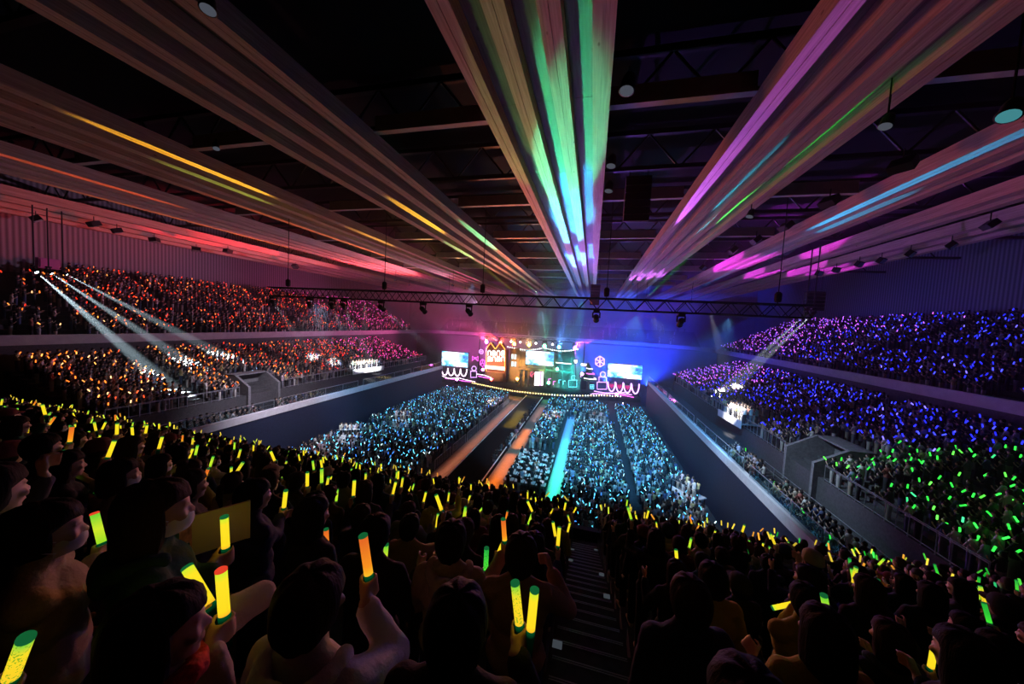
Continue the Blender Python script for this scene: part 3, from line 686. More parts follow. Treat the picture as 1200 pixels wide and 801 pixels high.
for nm, u, v in [('nearest the magenta end', 455, 209), ('between the orange and yellow lamps', 505, 205), ('beside the yellow lamp', 590, 203), ('between the green and cyan lamps', 680, 212)]:
    p = S(u, v, 75.8); lamp_head('stage_lamp', (p.x, 76, 12.2), (p.x * .4, 10, 16), 1.2, 'small white lamp on the stage truss ' + nm, 'stage lamp', 'rainbow lamps above the set', emit('lens_small_white', (1, .85, .8), 25, False))

# ------------------------------------------------------------------ things on the floor
cw = empty('catwalk', (-11.2, 22, 0)); tag(cw, 'long black catwalk running from the stage through the floor crowd', 'catwalk')
MB().bb(-1.75, 1.75, 0, 46.5, 0, .6).build('deck', M_stage, cw)
for s in (-1, 1): MB().bb(s * 1.75 - .05, s * 1.75 + .05, 0, 46.5, .55, .63).build('edge_strip', mat('white_edge', (.8, .8, .8), .5), cw)
o = MB().bb(-15.2, -13.0, 24, 66, 0, .03).build('floor_matting', M_carpet); tag(o, None, None, None, 'structure')
o = MB().bb(-9.4, -7.6, 24, 64, 0, .03).build('floor_matting', M_carpet); tag(o, None, None, None, 'structure')
o = MB().bb(-3.3, -1.9, 22, 58, 0, .03).build('floor_aisle', mat('pale_floor_sheet', (.22, .25, .26), .7)); tag(o, None, None, None, 'structure')
for i in range(7):
    y = 33 + i * 4.6
    for s in (-1,):
        b = empty('crowd_barrier', (-15.3, y, 0)); tag(b, 'steel crowd barrier along the brown matting beside the catwalk, %s from the near end' % ORD[i + 1], 'barrier', 'barriers beside the catwalk')
        MB().tube([(0, -2, 0), (0, -2, 1.1), (0, 2, 1.1), (0, 2, 0)], .03, 6).build('frame', M_rail, b); m = MB()
        for k in range(12): m.cyl((0, -1.8 + .33 * k, .15), (0, -1.8 + .33 * k, 1.1), .012, n=4)
        m.build('bars', M_rail, b); MB().bb(-.4, .1, -1.9, 1.9, 0, .03).build('foot_plate', M_steel, b)
# control desks
M_moni = emit('monitor_glow', (.6, .8, 1), .8, False)
k = 0
for iy in range(6):
    for ix in range(4):
        x, y = -7.0 + ix * 1.05, 30.4 + iy * 1.45
        d = empty('control_desk', (x, y, 0)); tag(d, 'pale control desk, %s row from the near end, %s from the matting' % (ORD[iy + 1], ORD[ix + 1]), 'desk', 'control desks')
        MB().bb(-.48, .48, -.35, .35, .72, .76).build('desk_top', M_white, d)
        m = MB()
        for a in (-.44, .44):
            for b in (-.3, .3): MB().cyl((a, b, 0), (a, b, .72), .025, n=5).build('leg', M_steel, d)
        MB().bb(-.48, .48, .33, .35, .2, .72).build('front_panel', M_grey, d)
        lap = empty('laptop_screen', (x + rnd.uniform(-.2, .2), y + .1, .76), rnd.uniform(-.3, .3)); tag(lap, 'glowing monitor on a control desk, %s row from the near end, %s from the matting' % (ORD[iy + 1], ORD[ix + 1]), 'monitor', 'monitors on the control desks')
        MB().bb(-.22, .22, -.02, .02, .06, .36).build('casing', M_black, lap); MB().bb(-.2, .2, -.03, -.02, .08, .34).build('display', M_moni, lap); MB().cyl((0, 0, 0), (0, 0, .1), .04, n=8).build('stand', M_black, lap)
# platforms lit white, with a barrier
def platform(x, y, z, w, d, h, rz, label):
    p = empty('camera_platform', (x, y, z), rz); tag(p, label, 'platform')
    MB().bb(-w / 2, w / 2, -d / 2, d / 2, h - .1, h).build('deck', M_grey, p)
    for a in (-1, 1):
        for b in (-1, 1): MB().cyl((a * w * .45, b * d * .45, 0), (a * w * .45, b * d * .45, h - .1), .04, n=6).build('leg', M_steel, p)
    MB().bb(-w / 2, w / 2, -d / 2 - .04, -d / 2, 0, h + .25).build('front_skirt', M_white, p)
    m = MB().cyl((-w / 2, -d / 2, h + .9), (w / 2, -d / 2, h + .9), .025, n=6)
    for i in range(5): m.cyl((-w / 2 + w * i / 4, -d / 2, h), (-w / 2 + w * i / 4, -d / 2, h + .9), .02, n=5)
    m.build('rail', M_rail, p)
    return p
PLAT = [(-29.0, 34.6, 0, 2.6, 1.6, .8, .5, 'white fronted platform at the edge of the floor crowd under the red stand'), (-26.5, 42.5, 0, 2.4, 1.5, .8, .35, 'white fronted platform inside the floor crowd on the red side, nearer the stage'),
        (1.8, 55, 0, 3.0, 1.6, .9, 0, 'white fronted platform inside the floor crowd of the middle block'), (9.9, 33.5, 0, 2.4, 1.6, .8, -.9, 'white fronted platform by the arena wall under the blue stand'),
        (D(-1, 25.4), 45, 6.9, 6.5, 1.8, .5, 1.45, 'wide white fronted platform glaring in the lower red stand'), (D(1, 25.2), 38.5, 6.9, 5, 1.8, .5, -1.5, 'wide white fronted platform glaring in the lower blue stand')]
for a in PLAT: platform(*a)
# ------------------------------------------------------------------ crowds seen from afar
rs = np.random.default_rng(11)
def low_person():
    """low detail standing person, about 1.66 tall, facing +Y: (verts, faces, zone per vertex)"""
    v, f, zn = [], [], []
    def ring(rings, zone, n=6):
        b = len(v)
        for (x, y, z, rx, ry) in rings:
            for i in range(n):
                a = 2 * PI * i / n; v.append((x + rx * math.cos(a), y + ry * math.sin(a), z)); zn.append(zone)
        for j in range(len(rings) - 1):
            for i in range(n):
                k = (i + 1) % n; f.append((b + j * n + i, b + j * n + k, b + (j + 1) * n + k, b + (j + 1) * n + i))
        e = b + (len(rings) - 1) * n; f.append(tuple(range(e, e + n)))
    ring([(0, 0, 0, .13, .1), (0, 0, .5, .15, .11), (0, 0, .88, .18, .12)], 0)
    ring([(0, 0, .85, .18, .125), (0, 0, 1.15, .19, .12), (0, 0, 1.33, .2, .11), (0, 0, 1.42, .08, .07)], 1)
    ring([(0, .03, 1.40, .05, .05), (0, .04, 1.46, .075, .085), (0, .03, 1.54, .085, .1)], 2)
    ring([(0, -.03, 1.46, .085, .07), (0, -.005, 1.56, .098, .112), (0, 0, 1.64, .07, .085), (0, 0, 1.67, .02, .02)], 3)
    for s in (-1, 1):
        ring([(s * .22, 0, 1.3, .055, .055), (s * .26, .08, 1.08, .05, .05), (s * .25, .11, 1.06, .045, .045)], 1, 4)
        ring([(s * .25, .08, 1.05, .045, .045), (s * .2, .27, 1.2, .035, .035), (s * .19, .3, 1.28, .035, .03)], 2, 4)
    return np.array(v), f, np.array(zn)
LPV, LPF, LPZ = low_person()
CLOTH = np.array([(.02, .02, .025), (.03, .03, .04), (.05, .05, .06), (.6, .58, .55), (.72, .7, .68), (.45, .4, .32), (.2, .2, .24), (.08, .1, .2), (.35, .12, .1), (.5, .42, .2), (.15, .2, .16), (.65, .5, .55), (.3, .35, .5)])
def fill_mesh(name, verts, tmpl_f, count, nv, cols, m):
    loops = np.concatenate([np.array(x) for x in tmpl_f]); sizes = np.array([len(x) for x in tmpl_f])
    L = (loops[None, :] + (np.arange(count) * nv)[:, None]).ravel()
    tot = np.tile(sizes, count); start = np.concatenate([[0], np.cumsum(tot)[:-1]])
    me = bpy.data.meshes.new(name); me.vertices.add(count * nv); me.vertices.foreach_set('co', verts.reshape(-1).astype(np.float32))
    me.loops.add(len(L)); me.loops.foreach_set('vertex_index', L.astype(np.int32))
    me.polygons.add(len(tot)); me.polygons.foreach_set('loop_start', start.astype(np.int32)); me.polygons.foreach_set('loop_total', tot.astype(np.int32))
    me.update(calc_edges=True)
    a = me.attributes.new('Col', 'FLOAT_COLOR', 'POINT'); rgba = np.ones((count * nv, 4), np.float32); rgba[:, :3] = cols.reshape(-1, 3); a.data.foreach_set('color', rgba.ravel())
    me.materials.append(m); return me
M_crowd = attr_mat('crowd_clothes'); M_stk = attr_mat('crowd_stick_glow', 3.2)
def crowd(pos, face, label, white=.35):
    """pos (n,3), face (n) heading angle"""
    n = len(pos); nv = len(LPV); sc_ = rs.uniform(.92, 1.06, n)
    a = face + rs.normal(0, .15, n); c, s = np.cos(a), np.sin(a)
    x = LPV[None, :, 0] * c[:, None] - LPV[None, :, 1] * s[:, None]; y = LPV[None, :, 0] * s[:, None] + LPV[None, :, 1] * c[:, None]
    vv = np.stack([x, y, np.broadcast_to(LPV[None, :, 2], x.shape)], -1) * sc_[:, None, None] + pos[:, None, :]
    w = rs.random(n) < white; ci = np.where(w, rs.integers(3, len(CLOTH), n), rs.integers(0, 3, n))
    top = CLOTH[ci]; low = CLOTH[rs.integers(0, 8, n)] * .6; skin = np.array([.55, .38, .28]) * rs.uniform(.8, 1.1, (n, 1)); hair = np.array([.02, .016, .014]) * rs.uniform(.6, 3, (n, 1))
    cols = np.stack([low, top, skin, hair], 1)[:, LPZ, :]
    me = fill_mesh('crowd', vv, LPF, n, nv, cols, M_crowd)
    o = bpy.data.objects.new('crowd', me); col.objects.link(o); tag(o, label, 'crowd', None, 'stuff'); return o
def sticks(pos, cols, label, L=.3, r=.035, tilt=.5):
    n = len(pos)
    d = np.stack([rs.normal(0, tilt, n), rs.normal(0, tilt, n), np.ones(n)], -1); d /= np.linalg.norm(d, axis=1)[:, None]
    u = np.cross(d, np.array([0, 1.0, .2])); u /= np.linalg.norm(u, axis=1)[:, None]; t = np.cross(d, u)
    R = []
    for e in (0, 1):
        for i in range(5):
            a = 2 * PI * i / 5; R.append(pos + d * (L * e) + (u * math.cos(a) + t * math.sin(a)) * r)
    vv = np.stack(R, 1); f = [(i, (i + 1) % 5, 5 + (i + 1) % 5, 5 + i) for i in range(5)] + [(4, 3, 2, 1, 0), (5, 6, 7, 8, 9)]
    me = fill_mesh('light_sticks', vv, f, n, 10, np.repeat(cols[:, None, :], 10, 1), M_stk)
    o = bpy.data.objects.new('light_stick_mass', me); col.objects.link(o); tag(o, label, 'light sticks', None, 'stuff'); return o
def pick(n, table):
    c = np.array([q[1:] for q in table], float); p = np.array([q[0] for q in table], float); p /= p.sum()
    return c[rs.choice(len(c), n, p=p)] * rs.uniform(.55, 1.25, (n, 1))
RED = [(6, 1, .03, .01), (3, 1, .08, .02), (2, 1, .2, .04)]; ORA = [(6, 1, .18, .02), (3, 1, .32, .06), (2, 1, .08, .02), (1, 1, .5, .2)]; PNK = [(5, 1, .05, .35), (3, .9, .08, .55), (2, 1, .06, .12)]
BLU = [(7, .015, .02, .9), (3, .04, .05, 1), (1, .15, .12, 1)]; PUR = [(5, .4, .1, 1), (3, .7, .12, .8), (2, .2, .08, 1)]; GRN = [(7, .02, .6, .04), (2, .08, .7, .05), (1, .03, .5, .15)]
CYA = [(6, .1, .55, 1), (3, .15, .8, 1), (2, .05, .25, 1), (1, .6, .9, 1)]; YEL = [(6, 1, .72, .06), (3, .75, .9, .06), (2, 1, .4, .04)]
def side_stand(side, rowf, nrows, y0, y1, aisles, present, gap=lambda y, n: False):
    P, A = [], []
    for n in range(nrows):
        d, z = rowf(n)
        for y in np.arange(y0, y1, .52):
            if any(abs(y - a) < .75 for a in aisles) or rs.random() > present or gap(y, n): continue
            P.append((D(side, d + rs.uniform(-.06, .06)), y + rs.uniform(-.07, .07), z)); A.append(PI / 2 * side + math.radians(20) * -side * 0)
    P = np.array(P)
    # everybody looks towards the middle of the stage
    A = np.arctan2(-(AX - P[:, 0]), 72 - P[:, 1] + 6)
    return P, A
def hands(P, A, dz=1.28, fwd=.3):
    return P + np.stack([-np.sin(A) * fwd + rs.uniform(-.25, .25, len(P)), np.cos(A) * fwd + rs.uniform(-.2, .2, len(P)), dz + rs.uniform(-.1, .25, len(P))], -1)
def zone_cols(P, table_of):
    return np.concatenate([pick(1, table_of(p)) for p in P], 0)
vom = lambda y0, y1: (lambda y, n: y0 < y < y1 and n < 5)
# lower stand, red side
P, A = side_stand(-1, low_row, 13, 16, 62, (22.2, 34.5, 48), .95, lambda y, n: (25.8 < y < 30.3 and n < 5) or (40.5 < y < 49.5 and n < 3))
crowd(P, A, 'crowd of fans standing in the lower stand of the red and orange side', .4)
H = hands(P, A); k = rs.random(len(P)) < .62
sticks(H[k], zone_cols(P[k], lambda p: ORA if p[1] + rs.normal(0, 3) < 31 else (RED if p[1] + rs.normal(0, 3) < 47 else PNK)), 'glowing orange and red light sticks all over the lower red side stand', .21, .036)
# upper stand, red side
P, A = side_stand(-1, up_row, 16, 10, 79, (16, 30, 45, 60), .9, lambda y, n: (5 <= n <= 6 and y < 56 and rs.random() < .75) or (y < 21 and rs.random() < .55) or (n > 12 and y < 24))
crowd(P, A, 'crowd of fans in the dark upper stand of the red side', .2)
H = hands(P, A); k = rs.random(len(P)) < .5
sticks(H[k], zone_cols(P[k], lambda p: ORA if p[1] + rs.normal(0, 2) < 25 and rs.random() < .5 else (RED if p[1] + rs.normal(0, 3) < 56 else PNK)), 'glowing red light sticks all over the upper red side stand', .2, .034)
# lower stand, blue side
P, A = side_stand(1, low_row, 13, 16, 66, (22, 34.5, 47), .95, lambda y, n: (25.2 < y < 29.6 and n < 5) or (35.5 < y < 42 and n < 3))
crowd(P, A, 'crowd of fans standing in the lower stand of the blue and green side', .4)
H = hands(P, A); k = rs.random(len(P)) < .8
sticks(H[k], zone_cols(P[k], lambda p: GRN if p[1] + (p[0] - 15) * .35 + rs.normal(0, .8) < 27 else (BLU if p[1] + rs.normal(0, 4) < 52 else PUR)), 'glowing blue and green light sticks all over the lower blue side stand', .22, .036)
# upper stand, blue side
P, A = side_stand(1, up_row, 16, 14, 80, (30, 45, 62), .93, lambda y, n: (5 <= n <= 6 and y < 50 and rs.random() < .8) or (y < 24 and rs.random() < .3))
crowd(P, A, 'crowd of fans in the dark upper stand of the blue side', .15)
H = hands(P, A); k = rs.random(len(P)) < .6
sticks(H[k], zone_cols(P[k], lambda p: BLU if p[1] + rs.normal(0, 5) < 56 else PUR), 'glowing blue light sticks all over the upper blue side stand', .22, .036)
# front walkway seats
for side, nm in ((-1, 'red'), (1, 'blue')):
    P = []
    for dd, z in ((22.35, 4.95), (23.25, 5.0)):
        for y in np.arange(17, 34, .5):
            if rs.random() < .88 and abs(y - 26.6) > .9: P.append((D(side, dd), y, z - .25))
    P = np.array(P); A = np.arctan2(-(AX - P[:, 0]), 72 - P[:, 1])
    crowd(P, A, 'crowd of seated guests in the front walkway of the ' + nm + ' side balcony', .5)
    if side == 1: k = rs.random(len(P)) < .12; sticks(hands(P, A)[k], pick(k.sum(), GRN), 'few green light sticks in the front walkway of the blue side balcony', .25, .03)
# far end stand: only specks
P = np.array([(x, 92 + .9 * n, 12.2 + .5 * n) for n in range(9) for x in np.arange(-44, 25, .9) if rs.random() < .14])
crowd(P, np.full(len(P), PI), 'crowd in the unlit far stand behind the stage', .0)
k = rs.random(len(P)) < .8; sticks(hands(P, np.full(len(P), PI))[k], zone_cols(P[k], lambda p: PUR if p[0] < -12 else BLU) * .35, 'sparse faint light sticks in the far stand behind the stage', .25, .03)
# floor blocks
def block(x0, x1, y0, y1, dens=.95, cut=lambda x, y: False):
    return [(x + rs.uniform(-.1, .1), y + rs.uniform(-.12, .12), 0.0) for y in np.arange(y0, y1, .82) for x in np.arange(x0, x1, .5) if rs.random() < dens and not cut(x, y)]
def near_plat(x, y): return any((x - a[0]) ** 2 + (y - a[1]) ** 2 < 3.2 for a in PLAT if a[2] == 0)
for nm, spec in (('on the floor between the catwalk and the red side wall', [(-30.4, -15.9, 39.5, 66), (-30.4, -15.9, 24, 37.5)]), ('on the floor in the middle block beyond the control desks', [(-7, -3.6, 41, 65)]),
                 ('on the floor between the cyan lit aisle and the second aisle', [(-1.6, 4.0, 23, 53), (-3, 4.0, 56.5, 66)]), ('on the floor between the second aisle and the blue side wall', [(5.4, 10, 24, 38), (5.4, 10, 38.8, 52), (5.4, 10, 53, 66)])):
    P = np.array([p for q in spec for p in block(*q, .9, near_plat)])
    A = np.arctan2(-(AX - P[:, 0]), 75 - P[:, 1])
    crowd(P, A, 'crowd of standing fans ' + nm, .5)
    H = hands(P, A, 1.3); k = rs.random(len(P)) < .62
    sticks(H[k], pick(k.sum(), CYA) * 1.0, 'cyan light sticks held over the crowd ' + nm.replace('on the floor ', '').replace('cyan lit ', ''), .26, .03, .6)
P = np.array([(-7.0 + 1.05 * ix + rs.uniform(-.2, .2), 30.4 + 1.45 * iy - .55, 0) for ix in range(4) for iy in range(6)] + [(-9.6 + rs.uniform(-.2, .2), y, 0) for y in np.arange(34, 60, 1.6)])
crowd(P, rs.normal(0, .3, len(P)), 'crew sitting at the control desks and standing along the catwalk', .1)
P = []
for (x, y, z, w, d, h, rz, lb) in PLAT:
    for i in range(int(w / .55)):
        for j in range(2 if z == 0 else 3):
            lx, ly = -w / 2 + .3 + .55 * i, -d / 2 + .35 + .55 * j
            P.append((x + lx * math.cos(rz) - ly * math.sin(rz), y + lx * math.sin(rz) + ly * math.cos(rz), z + h))
P = np.array(P); crowd(P, np.arctan2(-(AX - P[:, 0]), 72 - P[:, 1]), 'crowd in pale clothes packed on the white fronted platforms', .85)
# ------------------------------------------------------------------ people of the near stand
def project(p):
    d = V(p) - EYE
    q = V((CX.x * d.x + CY.x * d.y + CZ.x * d.z, CX.y * d.x + CY.y * d.y + CZ.y * d.z, CX.z * d.x + CY.z * d.y + CZ.z * d.z))
    return (600 + F * q.x / q.z, 400.5 - F * q.y / q.z, q.z) if q.z > .05 else (0, 5000, q.z)

ARM = {  # elbow, wrist, grip, stick axis for a right arm
 'up': ((.245, .10, 1.10), (.215, .27, 1.27), (.205, .315, 1.335), (.05, .22, 1)),
 'fwd': ((.235, .05, 1.08), (.19, .27, 1.15), (.18, .34, 1.19), (.12, .25, 1)),
 'chest': ((.245, .02, 1.07), (.13, .2, 1.15), (.075, .25, 1.19), (.25, .25, 1)),
 'high': ((.265, .14, 1.53), (.245, .2, 1.76), (.24, .23, 1.84), (-.1, .25, 1)),
 'mid': ((.27, .2, 1.25), (.25, .28, 1.47), (.245, .31, 1.55), (.08, .15, 1)),
 'in': ((.21, .17, 1.13), (.11, .29, 1.27), (.075, .325, 1.335), (.05, .2, 1)),
 'face': ((.32, .10, 1.18), (.2, .15, 1.37), (.14, .165, 1.43), (-.3, .3, 1)),
 'down': ((.235, -.04, 1.07), (.245, .02, .84), (.245, .04, .765), (0, 1, .1)),
 'tilt': ((.245, .03, 1.08), (.17, .24, 1.13), (.15, .31, 1.17), (-.75, .1, .8)),
 'side': ((.25, .06, 1.09), (.22, .26, 1.2), (.215, .33, 1.25), (-.55, .35, .7))}
def arm_of(nm, s):
    if isinstance(nm, tuple):                    # reach a point: two link arm, elbow kept low and outside
        G, A = V(nm[1:4]), V(nm[4:7]); S0 = V((s * .165, -.005, 1.335))
        h = G - S0; h.z *= .5; W = G - h.normalized() * .078; d = W - S0; L = d.length; a, b = .285, .25
        if L > a + b - .005: W = S0 + d * ((a + b - .005) / L); d = W - S0; L = d.length
        k = (a * a - b * b + L * L) / (2 * L); r = math.sqrt(max(0, a * a - k * k)); u = d / L
        pole = V((s * .55, -.1, -1)); pole = (pole - u * pole.dot(u)).normalized()
        return [S0 + u * k + pole * r, W, G, A]
    return [V((s * a[0], a[1], a[2])) for a in ARM[nm]]
def hand(mb, W, G, A, s):
    """palm, four fingers of different length curled round the axis A at G, thumb closing from the side of the palm"""
    D_ = (W - G); A = A.normalized(); D_ = (D_ - A * D_.dot(A)).normalized(); e2 = A.cross(D_) * s
    P = lambda ph, ax, r=.0265: G + A * ax + (D_ * math.cos(ph) + e2 * math.sin(ph)) * r
    for ax in (-.028, -.009, .010, .029):
        mb.cap(W + A * ax * .45, P(.15, ax, .036), .016, .0125, 8)
    mb.cap(W, G + D_ * .04, .022, .02, 8)
    for ax, ln in ((-.030, .8), (-.010, .95), (.010, 1.0), (.030, .92)):
        a = [.25, .25 + 1.15 * ln, .25 + 2.1 * ln, .25 + 2.8 * ln]; r = [.0095, .009, .0082, .0075]
        q = [P(t, ax + .002 * i) for i, t in enumerate(a)]; q[0] = P(.25, ax, .036); 
        for i in range(3): mb.cap(q[i], q[i + 1], r[i], r[i + 1], 8)
    t0 = W.lerp(G, .35) - e2 * .018 + A * .022
    t = [t0, P(-.75, .040, .034), P(-1.6, .046, .03), P(-2.3, .044, .027)]
    for i in range(3): mb.cap(t[i], t[i + 1], (.0125, .0105, .009)[i], (.0105, .009, .0078)[i], 8)
def body_parts(mb, arms, g=0.0, kind='body'):
    if kind in ('body', 'legs'):
        for s in (-1, 1):
            mb.cap((s * .088, 0, .9), (s * .095, .012, .48), .088 + g, .058 + g, 12); mb.cap((s * .095, .012, .48), (s * .1, -.02, .09 if kind == 'body' else .12), .058 + g, .038 + g * 1.6, 12)
            if kind == 'body': mb.cap((s * .1, -.045, .04), (s * .115, .135, .03), .038, .03, 10)
        mb.ball((0, 0, .93), (.165 + g, .115 + g, .12 + g))
    if kind in ('body', 'top'):
        mb.ball((0, .005, 1.06), (.15 + g, .105 + g, .17), 16, 11); mb.ball((0, 0, 1.235), (.172 + g, .115 + g, .165 + g * .5), 16, 11)
        mb.cap((-.145, -.012, 1.345), (.145, -.012, 1.345), .055 + g * .8, None, 12)
        mb.cap((-.12, -.015, 1.36), (0, -.012, 1.43), .045 + g * .7, .05 + g * .5, 10); mb.cap((.12, -.015, 1.36), (0, -.012, 1.43), .045 + g * .7, .05 + g * .5, 10)
        if kind == 'top': mb.ball((0, 0, .93), (.175 + g, .12 + g, .13)); mb.cap((0, -.01, 1.40), (0, 0, 1.45), .07, .066, 12)
        for s, nm in ((1, arms[0]), (-1, arms[1])):
            E, W, G, A = arm_of(nm, s); S0 = V((s * .165, -.005, 1.335))
            mb.cap(S0, E, .054 + g, .042 + g, 12)
            mb.cap(E, W.lerp(E, .12) if kind == 'top' else W, .042 + g, .028 + g * (1.15 if kind == 'top' else 1), 12)
            if kind == 'body': hand(mb, W, G, A, s)
    if kind == 'body':
        mb.cap((0, -.015, 1.38), (0, .005, 1.47), .056, .052, 12)
        mb.ball((0, .012, 1.56), (.075, .093, .105), 18, 12); mb.ball((0, .04, 1.5), (.056, .062, .062), 14, 9); mb.ball((0, .078, 1.462), (.024, .022, .018))
        mb.cap((0, .098, 1.565), (0, .116, 1.53), .009, .013, 8); mb.ball((0, .092, 1.578), (.052, .018, .012)); mb.ball((0, .1, 1.493), (.022, .012, .009))
        for s in (-1, 1):
            mb.ball((s * .077, -.004, 1.545), (.011, .023, .033)); mb.ball((s * .013, .108, 1.528), (.01, .01, .008)); mb.ball((s * .042, .085, 1.53), (.022, .02, .02))
    return mb
PROTO = {}
def body_mesh(arms):
    if ('b',) + arms not in PROTO: PROTO[('b',) + arms] = remesh(body_parts(MB(), arms), 'body', .0095, 2)
    return PROTO[('b',) + arms]
def top_mesh(arms, puffy=False):
    k = ('t', puffy) + arms
    if k not in PROTO: PROTO[k] = remesh(body_parts(MB(), arms, .034 if puffy else .02, 'top'), 'jacket', .015, 3, .011 if puffy else .008, 11)
    return PROTO[k]
def leg_mesh():
    if 'l' not in PROTO: PROTO['l'] = remesh(body_parts(MB(), None, .016, 'legs'), 'trousers', .018, 2, .005, 12)
    return PROTO['l']
def hair_rings(levels, fringe=1.6, n=64, rough=.035, seed=0):
    R = []
    for (z, rx, ry, cyy) in levels:
        ring = []
        for i in range(n):
            a = 2 * PI * i / n; w_ = min(1, max(0, (rx - .04) / .05)); k = 1 + w_ * (rough * noise.noise(V((math.cos(a) * 5 + seed, math.sin(a) * 5, z * 9))) + .02 * noise.noise(V((math.cos(a) * 14 + seed, math.sin(a) * 14, z * 5))))
            x, y = rx * k * math.cos(a), cyy + ry * k * math.sin(a)
            if z < fringe:
                lim = .034 - .09 * max(0, (1.47 - z) / .3); y = min(y, lim + .006 * math.sin(9 * x * 30))
            ring.append(V((x, y, z + .004 * math.sin(7 * a + seed))))
        R.append(ring)
    return R
TOPL = [(1.69, .012, .012, -.004), (1.687, .045, .055, -.004), (1.672, .072, .087, -.004), (1.645, .09, .107, -.003), (1.61, .0985, .117, -.003), (1.58, .1, .119, -.004)]
def hair_mesh(kind):
    if kind in PROTO: return PROTO[kind]
    mb = MB()
    if kind == 'short': mb.rings(list(reversed(hair_rings(TOPL + [(1.545, .096, .112, -.01), (1.515, .088, .1, -.014), (1.485, .07, .078, -.02), (1.465, .05, .05, -.028)], 1.598, seed=1))))
    elif kind == 'bob': mb.rings(list(reversed(hair_rings(TOPL + [(1.54, .103, .118, -.008), (1.5, .105, .114, -.012), (1.455, .106, .108, -.018), (1.415, .1, .096, -.022), (1.40, .08, .07, -.03)], 1.598, seed=2))))
    elif kind == 'long': mb.rings(list(reversed(hair_rings(TOPL + [(1.54, .102, .117, -.01), (1.49, .104, .113, -.018), (1.43, .108, .1, -.035), (1.36, .118, .08, -.065), (1.28, .122, .065, -.09), (1.2, .112, .05, -.105), (1.13, .085, .036, -.112), (1.1, .04, .02, -.115)], 1.598, seed=3))))
    elif kind == 'ponytail':
        mb.rings(list(reversed(hair_rings(TOPL + [(1.54, .094, .11, -.012), (1.505, .084, .096, -.018), (1.475, .062, .07, -.026)], 1.598, rough=.015, seed=4))))
        for a, b, r0, r1 in (((0, -.1, 1.6), (0, -.15, 1.58), .028, .036), ((0, -.15, 1.58), (0, -.165, 1.46), .036, .034), ((0, -.165, 1.46), (.012, -.15, 1.32), .034, .012)): mb.cap(a, b, r0, r1, 12)
    elif kind == 'bun':
        mb.rings(list(reversed(hair_rings(TOPL + [(1.54, .094, .11, -.012), (1.505, .084, .096, -.018), (1.475, .062, .07, -.026)], 1.598, rough=.015, seed=5)))); mb.ball((0, -.075, 1.69), (.05, .05, .042), 16, 10)
    elif kind == 'cap':
        mb.rings(list(reversed([[V((rx * 1.04 * math.cos(2 * PI * i / 28), cyy + ry * 1.04 * math.sin(2 * PI * i / 28), z + .006)) for i in range(28)] for (z, rx, ry, cyy) in TOPL + [(1.57, .1, .119, -.004)]])))
        pts = [(.085 * math.cos(PI * i / 12), .085 + .11 * math.sin(PI * i / 12)) for i in range(13)]; mb.prism_z(pts, 1.588, 1.596); mb.ball((0, -.004, 1.7), .011, 8, 5)
    elif kind == 'beanie':
        mb.rings(list(reversed([[V((rx * 1.07 * (1 + .02 * math.sin(14 * 2 * PI * i / 42)) * math.cos(2 * PI * i / 42), cyy + ry * 1.07 * (1 + .02 * math.sin(14 * 2 * PI * i / 42)) * math.sin(2 * PI * i / 42), z + .014)) for i in range(42)] for (z, rx, ry, cyy) in TOPL + [(1.55, .103, .121, -.006), (1.535, .098, .115, -.006)]])))
    PROTO[kind] = mb.mesh('hair_' + kind, True); return PROTO[kind]
def hood_mesh():
    if 'hood' not in PROTO:
        mb = MB(); q = [V((.125 * math.cos(a), -.015 + .125 * math.sin(a), 1.41 - .03 * abs(math.sin(a)))) for a in [math.radians(20 - 220 * i / 14) for i in range(15)]]
        for a, b in zip(q[:-1], q[1:]): mb.cap(a, b, .036, .036, 10)
        mb.ball((0, -.135, 1.345), (.1, .045, .085), 14, 9); PROTO['hood'] = remesh(mb, 'hood', .014, 3, .008, 13)
    return PROTO['hood']
def scarf_mesh():
    if 'scarf' not in PROTO:
        mb = MB(); q = [V((.098 * math.cos(a), -.005 + .1 * math.sin(a), 1.415 + .015 * math.sin(a * 2))) for a in [2 * PI * i / 16 for i in range(17)]]
        for a, b in zip(q[:-1], q[1:]): mb.cap(a, b, .036, .036, 10)
        mb.cap((.1, .03, 1.40), (.17, -.03, 1.385), .04, .045, 10); mb.cap((.17, -.03, 1.385), (.2, .05, 1.24), .045, .05, 10); mb.cap((.2, .05, 1.24), (.2, .07, 1.1), .05, .04, 10)
        PROTO['scarf'] = remesh(mb, 'scarf', .013, 2, .012, 16)
    return PROTO['scarf']
def mask_mesh():
    if 'mask' not in PROTO:
        R = []
        for j in range(7):
            t = -1 + 2 * j / 6; R.append([V((.066 * math.sin(a) * (1 - .12 * t * t), .034 + (.083 - .014 * t * t) * math.cos(a) + .006 * math.cos(a * 3), 1.503 + .044 * t)) for a in [math.radians(-82 + 164 * i / 14) for i in range(15)]])
        mb = MB(); mb.rings(R, close=False, caps=False); R2 = [[p * 1 - V((p.x * .06, .006, 0)) for p in r] for r in R]; mb.rings(list(reversed(R2)), close=False, caps=False)
        for s in (-1, 1):
            mb.tube([(s * .065, .046, 1.53), (s * .08, .0, 1.56), (s * .083, -.022, 1.545), (s * .08, -.01, 1.515), (s * .064, .044, 1.48)], .0022, 5)
        PROTO['mask'] = mb.mesh('mask', True)
    return PROTO['mask']
SKIN = [mat('skin_%d' % i, c, .55, spec=.35) for i, c in enumerate([(.52, .33, .23), (.45, .28, .19), (.58, .39, .28)])]
